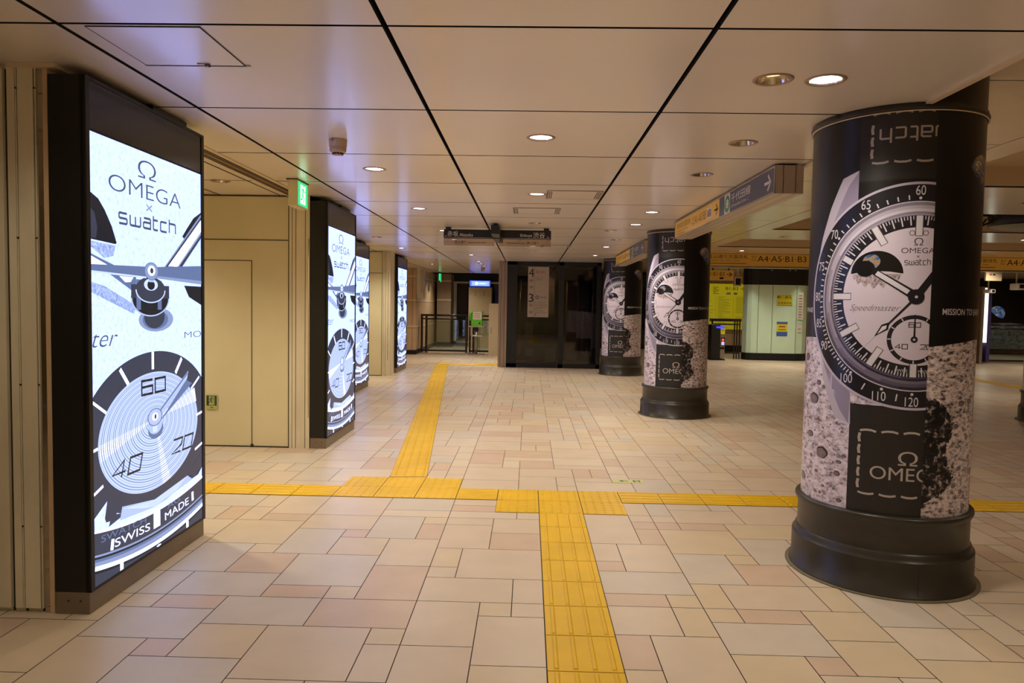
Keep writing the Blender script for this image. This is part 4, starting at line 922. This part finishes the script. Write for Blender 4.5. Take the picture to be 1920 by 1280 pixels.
# ------------------------------------------------------------------ far left: fence, telephone, lockers
def fence(x, y, L, label, posts, gates=False):
    t = thing('glass_fence', label, 'fence', (x, y, 0))
    b = B(); b.tube([(0, 0, 1.09), (L, 0, 1.09)], .03, M_RAIL, 14); b.obj('hand_rail', t); b = B(); b.tube([(0.05, 0, .985), (L-.05, 0, .985)], .022, M_RAIL, 12); b.obj('middle_rail', t); b = B(); b.box(0, L, -.02, .02, .05, .10, M_RAIL); b.obj('bottom_rail', t)
    for p in posts: b = B(); b.box(p-.03, p+.03, -.03, .03, 0, 1.09, M_RAIL, .004); b.box(p-.05, p+.05, -.05, .05, 0, .03, M_STEEL, .004); b.obj('post', t)
    for p, q in zip(posts, posts[1:]):
        if q-p > .25: b = B(); b.box(p+.03, q-.03, -.004, .004, .10, .965, M_GLASS); b.obj('glass_panel', t)
    return t
fence(-3.1, 20.5, 1.35, 'dark railed glass fence at the far left end of the concourse', [.03, .16, 1.32])
f2 = fence(-1.70, 20.5, 1.05, 'dark railed glass fence panel behind the green telephone', [.02, .12, 1.02])
b = B(); b.box(.19, .215, -.06, -.02, .02, .32, M_WHITE); b.obj('white_stop', f2)
for k in range(5): b = B(); b.box(.03, .11, -.036, -.03, .15+.2*k, .17+.2*k, M_STEEL); b.obj('hinge', f2)
t = thing('telephone_table', 'small steel stand under the green telephone', 'stand', (-1.46, 20.0, 0))
b = B(); b.box(-.22, .22, -.16, .16, .785, .81, M_STEEL, .006); b.obj('table_top', t)
b = B(); b.tube([(0, 0, .03), (0, 0, .785)], .035, M_STEEL, 16); b.box(-.06, .06, -.05, .05, .68, .785, M_RAIL); b.obj('pole', t)
b = B(); b.box(-.22, .22, -.17, .17, 0, .03, M_STEEL, .006); b.obj('foot_plate', t)
b = B(); b.tube([(-.15, -.12, .78), (-.15, -.12, .56), (.17, -.12, .56), (.17, -.12, .78)], .007, M_STEEL); b.box(-.1, .17, -.13, -.1, .53, .55, M_WHITE); b.obj('book_rack', t)
GP = mat('telephone green', (96, 190, 36), .35)
t = thing('payphone', 'bright green public telephone on a steel stand', 'telephone', (-1.45, 20.0, .81))
b = B(); b.box(-.135, .15, -.12, .12, 0, .42, GP, .012); b.obj('body', t)
b = B(); b.box(-.10, .14, -.128, -.118, .19, .40, mat('phone notice', (222, 214, 200), .5, var=.12, scale=30)); 
for k in range(4): b.box(-.08, .10, -.130, -.127, .23+.04*k, .245+.04*k, mat('notice red', (190, 110, 90), .6))
b.obj('notice', t)
b = B(); b.box(.06, .11, -.126, -.118, .06, .11, M_INK); b.box(-.04, .02, -.124, -.118, .09, .12, M_STEEL); b.obj('card_slot', t)
b = B(); b.box(-.20, -.145, -.09, .03, .16, .38, GP, .015); h = b.obj('handset', t); b = B(); b.tube([(-.175, -.05, .16), (-.2, -.06, .05), (-.19, -.06, .015), (-.14, -.05, .02)], .008, M_INK, 8); b.obj('cord', h)
t = thing('cabinet', 'narrow beige steel cabinet leaning by the lift post', 'cabinet', (-1.11, 19.9, 0))
b = B(); b.box(0, .31, 0, .4, 0, 1.45, M_BEIGE, .006); b.obj('body', t); b = B(); b.box(.06, .085, -.012, 0, .62, .78, M_STEEL, .003); b.cyl((.075, -.02, .81), .022, .02, M_WHITE, 16, 'y'); b.obj('handle', t)
t = thing('locker', 'tall pale steel locker under the blue lit sign', 'locker', (-1.96, 23.2, 0))
b = B(); b.box(0, .74, 0, .5, 0, 1.98, M_BEIGE, .006); b.obj('body', t)
b = B()
for x in (.22, .50):
    for z in (1.70, 1.77, 1.84, .9, .97, 1.10, 1.17): b.box(x-.03, x+.03, -.004, .002, z, z+.012, M_SEAM)
b.box(.367, .371, -.004, .002, .05, 1.95, M_GREY); b.cyl((.05, -.01, 1.75), .012, .012, M_INK, 10, 'y'); b.obj('vents', t)
t = thing('lit_sign', 'blue lit sign box above the pale locker', 'lit sign', (-1.93, 23.2, 2.01))
b = B(); b.box(-.01, .67, .0, .12, -.01, .19, M_BLACK); b.obj('case', t)
A = Art(); A.rect(0, .66, 0, .18, mat('blue sign light', (70, 90, 255), .3, emit=2.2), 0); A.rect(.06, .62, .02, .16, mat('pale blue sign light', (110, 140, 255), .3, emit=2.4), .5)
A.ring(.22, .09, .05, .05, .02, .02, Wt, 1, 24); A.rect(.30, .52, .075, .105, mat('pale blue text', (190, 210, 255), .3, emit=2), 1)
A.build('lit_face', lambda x, y, q: (x, -.001-q*.001, y), t)
t = thing('exit_sign', 'small distant green exit sign hanging over the far fence', 'exit sign', (-2.80, 22.3, 0))
b = B(); b.box(-.035, .035, -.10, .10, 2.12, H-.005, M_BLACK); b.obj('case', t); b = B(); b.box(-.014, .028, -.104, -.10, 2.14, 2.36, G); b.box(.035, .037, -.09, .09, 2.1, 2.36, G); b.obj('lit_face', t)
b = B(); b.box(-3.135, -2.95, 19.84, 20.2, 1.64, H-.002, M_WHITE, .006); b.box(-3.12, -2.93, 19.83, 20.1, 1.56, 1.64, M_WHITE, .004); b.box(-3.02, -2.94, 19.835, 19.84, 1.70, 2.36, M_BEIGE); tag(b.obj('duct_box'), 'cream boxed duct on the tan stone wall by the far fence', 'duct')

# ------------------------------------------------------------------ right-hand hall
BO = mat('pale green enamel', (206, 230, 202), .3, var=.04)
t = thing('station_booth', 'pale green rounded booth with black top behind the columns', 'booth', (0, 0, 0))
foot = [(6.09, 20.5), (6.04, 20.3), (6.10, 20.12), (6.20, 20.04), (6.37, 20.0), (7.42, 20.0), (7.62, 20.05), (7.78, 20.2), (7.84, 20.45), (7.9, 21.6), (7.6, 22.2), (6.95, 22.3), (6.62, 22.0)]
gr = lambda k: [(6.91+(x-6.91)*k, 21.2+(y-21.2)*k) for x, y in foot]
b = B(); b.prism(foot, .2, 2.10, BO)
for x in (6.37, 6.76, 7.42): b.box(x-.005, x+.005, 19.997, 20.01, .2, 2.10, M_SEAM)
b.obj('walls', t)
b = B(); b.prism(gr(1.015), 0, .2, M_BLACK); b.obj('plinth', t)
b = B(); b.prism(gr(1.02), 2.10, HH-.003, M_BLACK)
for x in (6.7, 7.2, 7.35): b.cyl((x, 19.96, 2.5), .012, .012, M_WHITE, 10, 'y')
b.obj('fascia', t)
def poster(name, label, x0, x1, z0, z1, y, fn, base):
    t = thing(name, label, 'poster', (x0, y, z0), 0, 'notices on the pale green booth'); b = B(); b.box(0, x1-x0, -.003, 0, 0, z1-z0, base); b.obj('sheet', t)
    A = Art(); fn(A, x1-x0, z1-z0); A.build('print', lambda x, y_, q: (x, -.0035-q*.0008, y_), t)
YP = mat('poster yellow', (214, 204, 36), .45); BP = mat('poster blue', (66, 96, 160), .45)
def p1(A, w, h):
    arrow(A, .07, h*.78, .1, M_INK, 0, -1); A.text('A5', M_INK, 0, box=(w*.5, w*.93, h*.64, h*.92)); A.text('根津美術館', M_INK, 0, box=(.02, w-.02, h*.12, h*.34)); A.rect(0, w, 0, h*.06, MATS['sign red'], 0)
poster('notice', 'yellow poster with an arrow and A5 on the pale green booth', 6.87, 7.30, 1.53, 1.83, 19.996, p1, YP)
def p2(A, w, h):
    A.rect(0, w, h*.84, h, BP, 0); A.rect(0, w, h*.32, h*.84, YP, 0); A.rect(0, w, 0, h*.32, BP, 0); A.rect(w*.2, w*.8, h*.62, h*.72, MATS['sign red'], 1); A.rect(w*.15, w*.85, h*.42, h*.5, mat('olive ink', (130, 120, 60), .5), 1)
poster('notice', 'blue and yellow notice low on the pale green booth', 6.89, 7.19, .68, 1.08, 19.996, p2, M_WHITE)
def p3(A, w, h):
    for k in range(9): A.rect(.03, w-.03, h*(.06+.1*k), h*(.1+.1*k), [mat('notice grey', (150, 140, 124), .5), MATS['sign red'], mat('notice green', (120, 150, 110), .5)][k % 3], 0)
poster('notice', 'tall paper notice at the right edge of the pale green booth', 7.45, 7.60, 1.15, 1.90, 19.995, p3, M_WHITE)
poster('notice', 'small pink notice below the tall paper notice', 7.46, 7.58, .80, 1.0, 19.995, lambda A, w, h: A.rect(.02, w-.02, h*.3, h*.6, mat('notice pink', (200, 160, 150), .5), 0), M_WHITE)
# yellow guide board on the back wall
t = thing('guide_board', 'large yellow guide board on the wall left of the booth', 'sign board', (5.55, 23.5, 0))
YB = mat('guide board yellow', (206, 184, 30), .4, emit=.42)  # even glow added to make the board face brighter
b = B(); b.box(0, 1.85, 0, .07, .74, 2.24, M_GREY); b.obj('case', t)
A = Art(); A.rect(0, 1.85, .75, 2.23, YB, 0); oi = mat('board olive ink', (120, 106, 34), .5)
A.text('B1-B3', M_INK, 1, box=(.86, 1.26, 2.03, 2.13)); arrow(A, 1.40, 2.08, .11, M_INK, 1, 1); A.rect(.88, 1.02, 1.88, 1.95, M_WHITE, 1); A.rect(1.12, 1.24, 1.88, 1.95, M_WHITE, 1)
for k in range(6): A.rect(.45, .45+(.2, .12, .18)[k % 3], 1.9+.042*k, 1.915+.042*k, oi, 1)
random.seed(3)
for cx in (.08, .62, 1.2):
    for k in range(24):
        z = 1.8-.043*k
        if cx == 1.2 and .5 < (k/24) < .62: continue
        A.rect(cx, cx+random.uniform(.15, .42), z, z+.009, oi, 1)
A.rect(.55, .555, .8, 1.82, oi, 1); A.rect(1.12, 1.125, .8, 1.82, oi, 1)
A.build('board_face', lambda x, y, q: (x, -.001-q*.001, y), t)
# railing and ticket gate beyond the second column
t = thing('railing', 'dark railing beside the ticket gate', 'railing', (5.12, 20.3, 0))
b = B(); b.box(0, .88, -.035, .035, 1.06, 1.14, M_RAIL, .008); b.obj('hand_rail', t); b = B(); b.box(.05, .82, -.018, .018, .96, 1.0, M_RAIL, .004); b.obj('middle_rail', t); b = B(); b.box(.05, .85, -.018, .018, .15, .2, M_RAIL); b.obj('bottom_rail', t)
for x in (.70, .77, .845): b = B(); b.box(x-.014, x+.014, -.02, .02, 0, 1.06, M_RAIL); b.obj('post', t)
b = B(); b.box(.05, .09, -.02, .02, 0, 1.06, M_RAIL); b.obj('post', t)
t = thing('ticket_gate', 'ticket gate machine with a red arrow light behind the second column', 'ticket gate', (5.27, 19.7, 0))
b = B(); b.box(-.25, .0, 0, .5, .0, .98, M_BLACK, .02); b.box(0, .13, 0, .5, .05, .86, M_STEEL, .02); b.box(-.01, .12, -.005, .4, .30, .37, M_BLACK); b.box(-.26, .14, -.02, .52, 0, .03, M_BLACK); b.obj('body', t)
b = B(); b.box(-.12, .11, -.004, .2, .88, .93, mat('gate blue light', (60, 60, 255), .3, emit=2.0), .01); b.obj('reader_light', t)
b = B(); b.box(.0, .12, -.008, 0, .72, .86, YP); b.box(.02, .1, -.0095, -.008, .82, .835, M_INK); b.obj('yellow_sticker', t)
b = B(); b.box(.02, .12, -.006, 0, .40, .63, M_BLACK); disp = b.obj('display', t)
A = Art(); rd = mat('gate red light', (255, 70, 50), .3, emit=2.5); A.poly([(.03, .55), (.07, .61), (.11, .55)], rd, 0); A.rect(.058, .082, .525, .555, rd, 0); A.rect(.03, .11, .42, .51, mat('gate lilac light', (190, 180, 250), .3, emit=1.2), 0); A.build('arrow_light', lambda x, y, q: (x, -.0075, y), disp)
# camera fitting next to the booth
t = thing('monitor', 'small grey monitor hanging by the booth top', 'monitor', (5.72, 20.1, 2.05))
b = B(); b.box(0, .2, 0, .12, 0, .26, M_GREY, .01); b.box(.03, .17, -.003, 0, .04, .22, M_BLACKG); b.obj('screen_case', t); b = B(); b.box(.08, .12, .04, .08, .26, .568, M_GREY); b.obj('hanger', t)
# far right: kiosk, stand, billboard, fence, cameras
t = thing('kiosk', 'tall narrow purple kiosk with a lit white edge at far right', 'kiosk', (12.60, 20.2, 0))
b = B(); b.box(.0, .08, 0, .3, 0, 2.15, M_STEEL, .004); b.box(.18, .28, 0, .5, .05, 2.12, mat('kiosk purple', (60, 52, 104), .4), .004); b.obj('body', t); b = B(); b.box(.08, .18, .0, .3, .6, 2.12, mat('kiosk tube light', (245, 250, 230), .3, emit=2.2)); b.obj('light_strip', t)
t = thing('stand_display', 'red stand with a rounded white top behind the far right fence', 'stand', (12.92, 21.0, 0))
b = B(); b.box(0, .22, 0, .3, 0, .85, mat('stand red', (140, 36, 28), .4), .01); b.prism([(0, 0), (.22, 0), (.22, .3), (0, .3)], .85, .98, mat('stand red')); b.obj('red_base', t); b = B(); b.box(-.05, .26, .05, .2, 1.02, 1.62, M_WHITE, .06); b.obj('rounded_top', t)
f3 = fence(12.95, 20.6, 1.45, 'glass fence with steel rails at the far right', [.03, 1.42])
t = thing('billboard', 'dark billboard of the earth rising over lunar ground at far right', 'billboard', (15.2, 25.0, 0))
b = B(); b.box(-.05, 2.0, 0, .1, .05, 2.6, M_BLACK); b.obj('frame', t)
A = Art(); A.rect(0, 1.95, .1, 2.55, mat('billboard black', (14, 13, 14), .25), 0); A.poly([(0, .2), (1.95, .2), (1.95, 1.05), (1.4, 1.10), (.7, 1.08), (0, 1.04)], ramp_mat('billboard lunar', [(.35, (30, 32, 30)), (.5, (84, 86, 80)), (.65, (130, 130, 122))], 'noise', 9, .4, dist=.5, emit=.25), 1)
P = [(.93+.27*math.cos(a), 1.42+.25*math.sin(a)) for a in [-.75+(2.75+.75)*i/30 for i in range(31)]]; P += [(.80, 1.42), (.95, 1.30)]
A.poly(P, ramp_mat('billboard earth', [(.36, (26, 48, 110)), (.5, (60, 100, 150)), (.56, (130, 124, 100)), (.66, (190, 196, 200))], 'noise', 9, .3, dist=1.0, emit=.5), 1)
A.build('picture', lambda x, y, q: (x, -.001-q*.001, y), t)
def cctv(x, y, z, label, s=1.0):
    t = thing('security_camera', label, 'security camera', (x, y, z), 0, 'white security cameras at far right')
    b = B(); b.box(-.1*s, .1*s, -.2, .1, -.1*s, .06*s, M_WHITE, .02); b.box(-.05*s, .05*s, -.205, -.2, -.06*s, .03*s, M_BLACK); b.obj('housing', t); b = B(); b.tube([(0, 0, .06*s), (0, 0, HH-z)], .018, M_GREY, 10); b.obj('hanger', t)
cctv(12.05, 18.0, 2.10, 'larger white ceiling camera hanging at the far right'); cctv(11.37, 18.0, 1.97, 'smaller white ceiling camera left of the larger one', .6)
# scrolled iron bracket and round air diffuser in the hall coffer
t = thing('iron_bracket', 'black scrolled iron bracket on the hall ceiling right of the foreground column', 'bracket', (5.86, 9.5, 0))
b = B(); b.box(-.2, .12, -.015, .015, 2.665, 2.70, M_BLACK)
def scroll(cx, cz, r, tn, a0, d): return [(cx+r*(1-.75*i/30)*math.cos(a0+d*tn*2*PI*i/30), 0, cz+r*(1-.75*i/30)*math.sin(a0+d*tn*2*PI*i/30)) for i in range(31)]
b.tube([(-.14, 0, 2.82), (-.14, 0, 2.52)], .014, M_BLACK, 8); b.tube([(.33, 0, 2.70), (.1, 0, 2.58), (-.08, 0, 2.505)], .013, M_BLACK, 8); b.tube(scroll(-.07, 2.585, .055, 1.4, -1.0, -1), .010, M_BLACK, 8); b.tube(scroll(.12, 2.645, .045, 1.3, 1.6, -1), .010, M_BLACK, 8); b.tube([(.0, 0, 2.53), (.07, 0, 2.63)], .011, M_BLACK, 8); b.obj('scrollwork', t)
t = thing('air_diffuser', 'large dark round air diffuser in the hall coffer at right', 'diffuser', (6.75, 9.95, 2.60))
b = B(); b.lathe([(.001, .22), (.40, .22), (.45, .02), (.42, 0)], M_BLACK, 48); b.obj('rim', t); b = B(); b.lathe([(.42, .0), (.36, -.02), (.2, -.045), (.001, -.05)], mat('diffuser grey', (150, 150, 134), .5), 48); b.obj('cone', t)
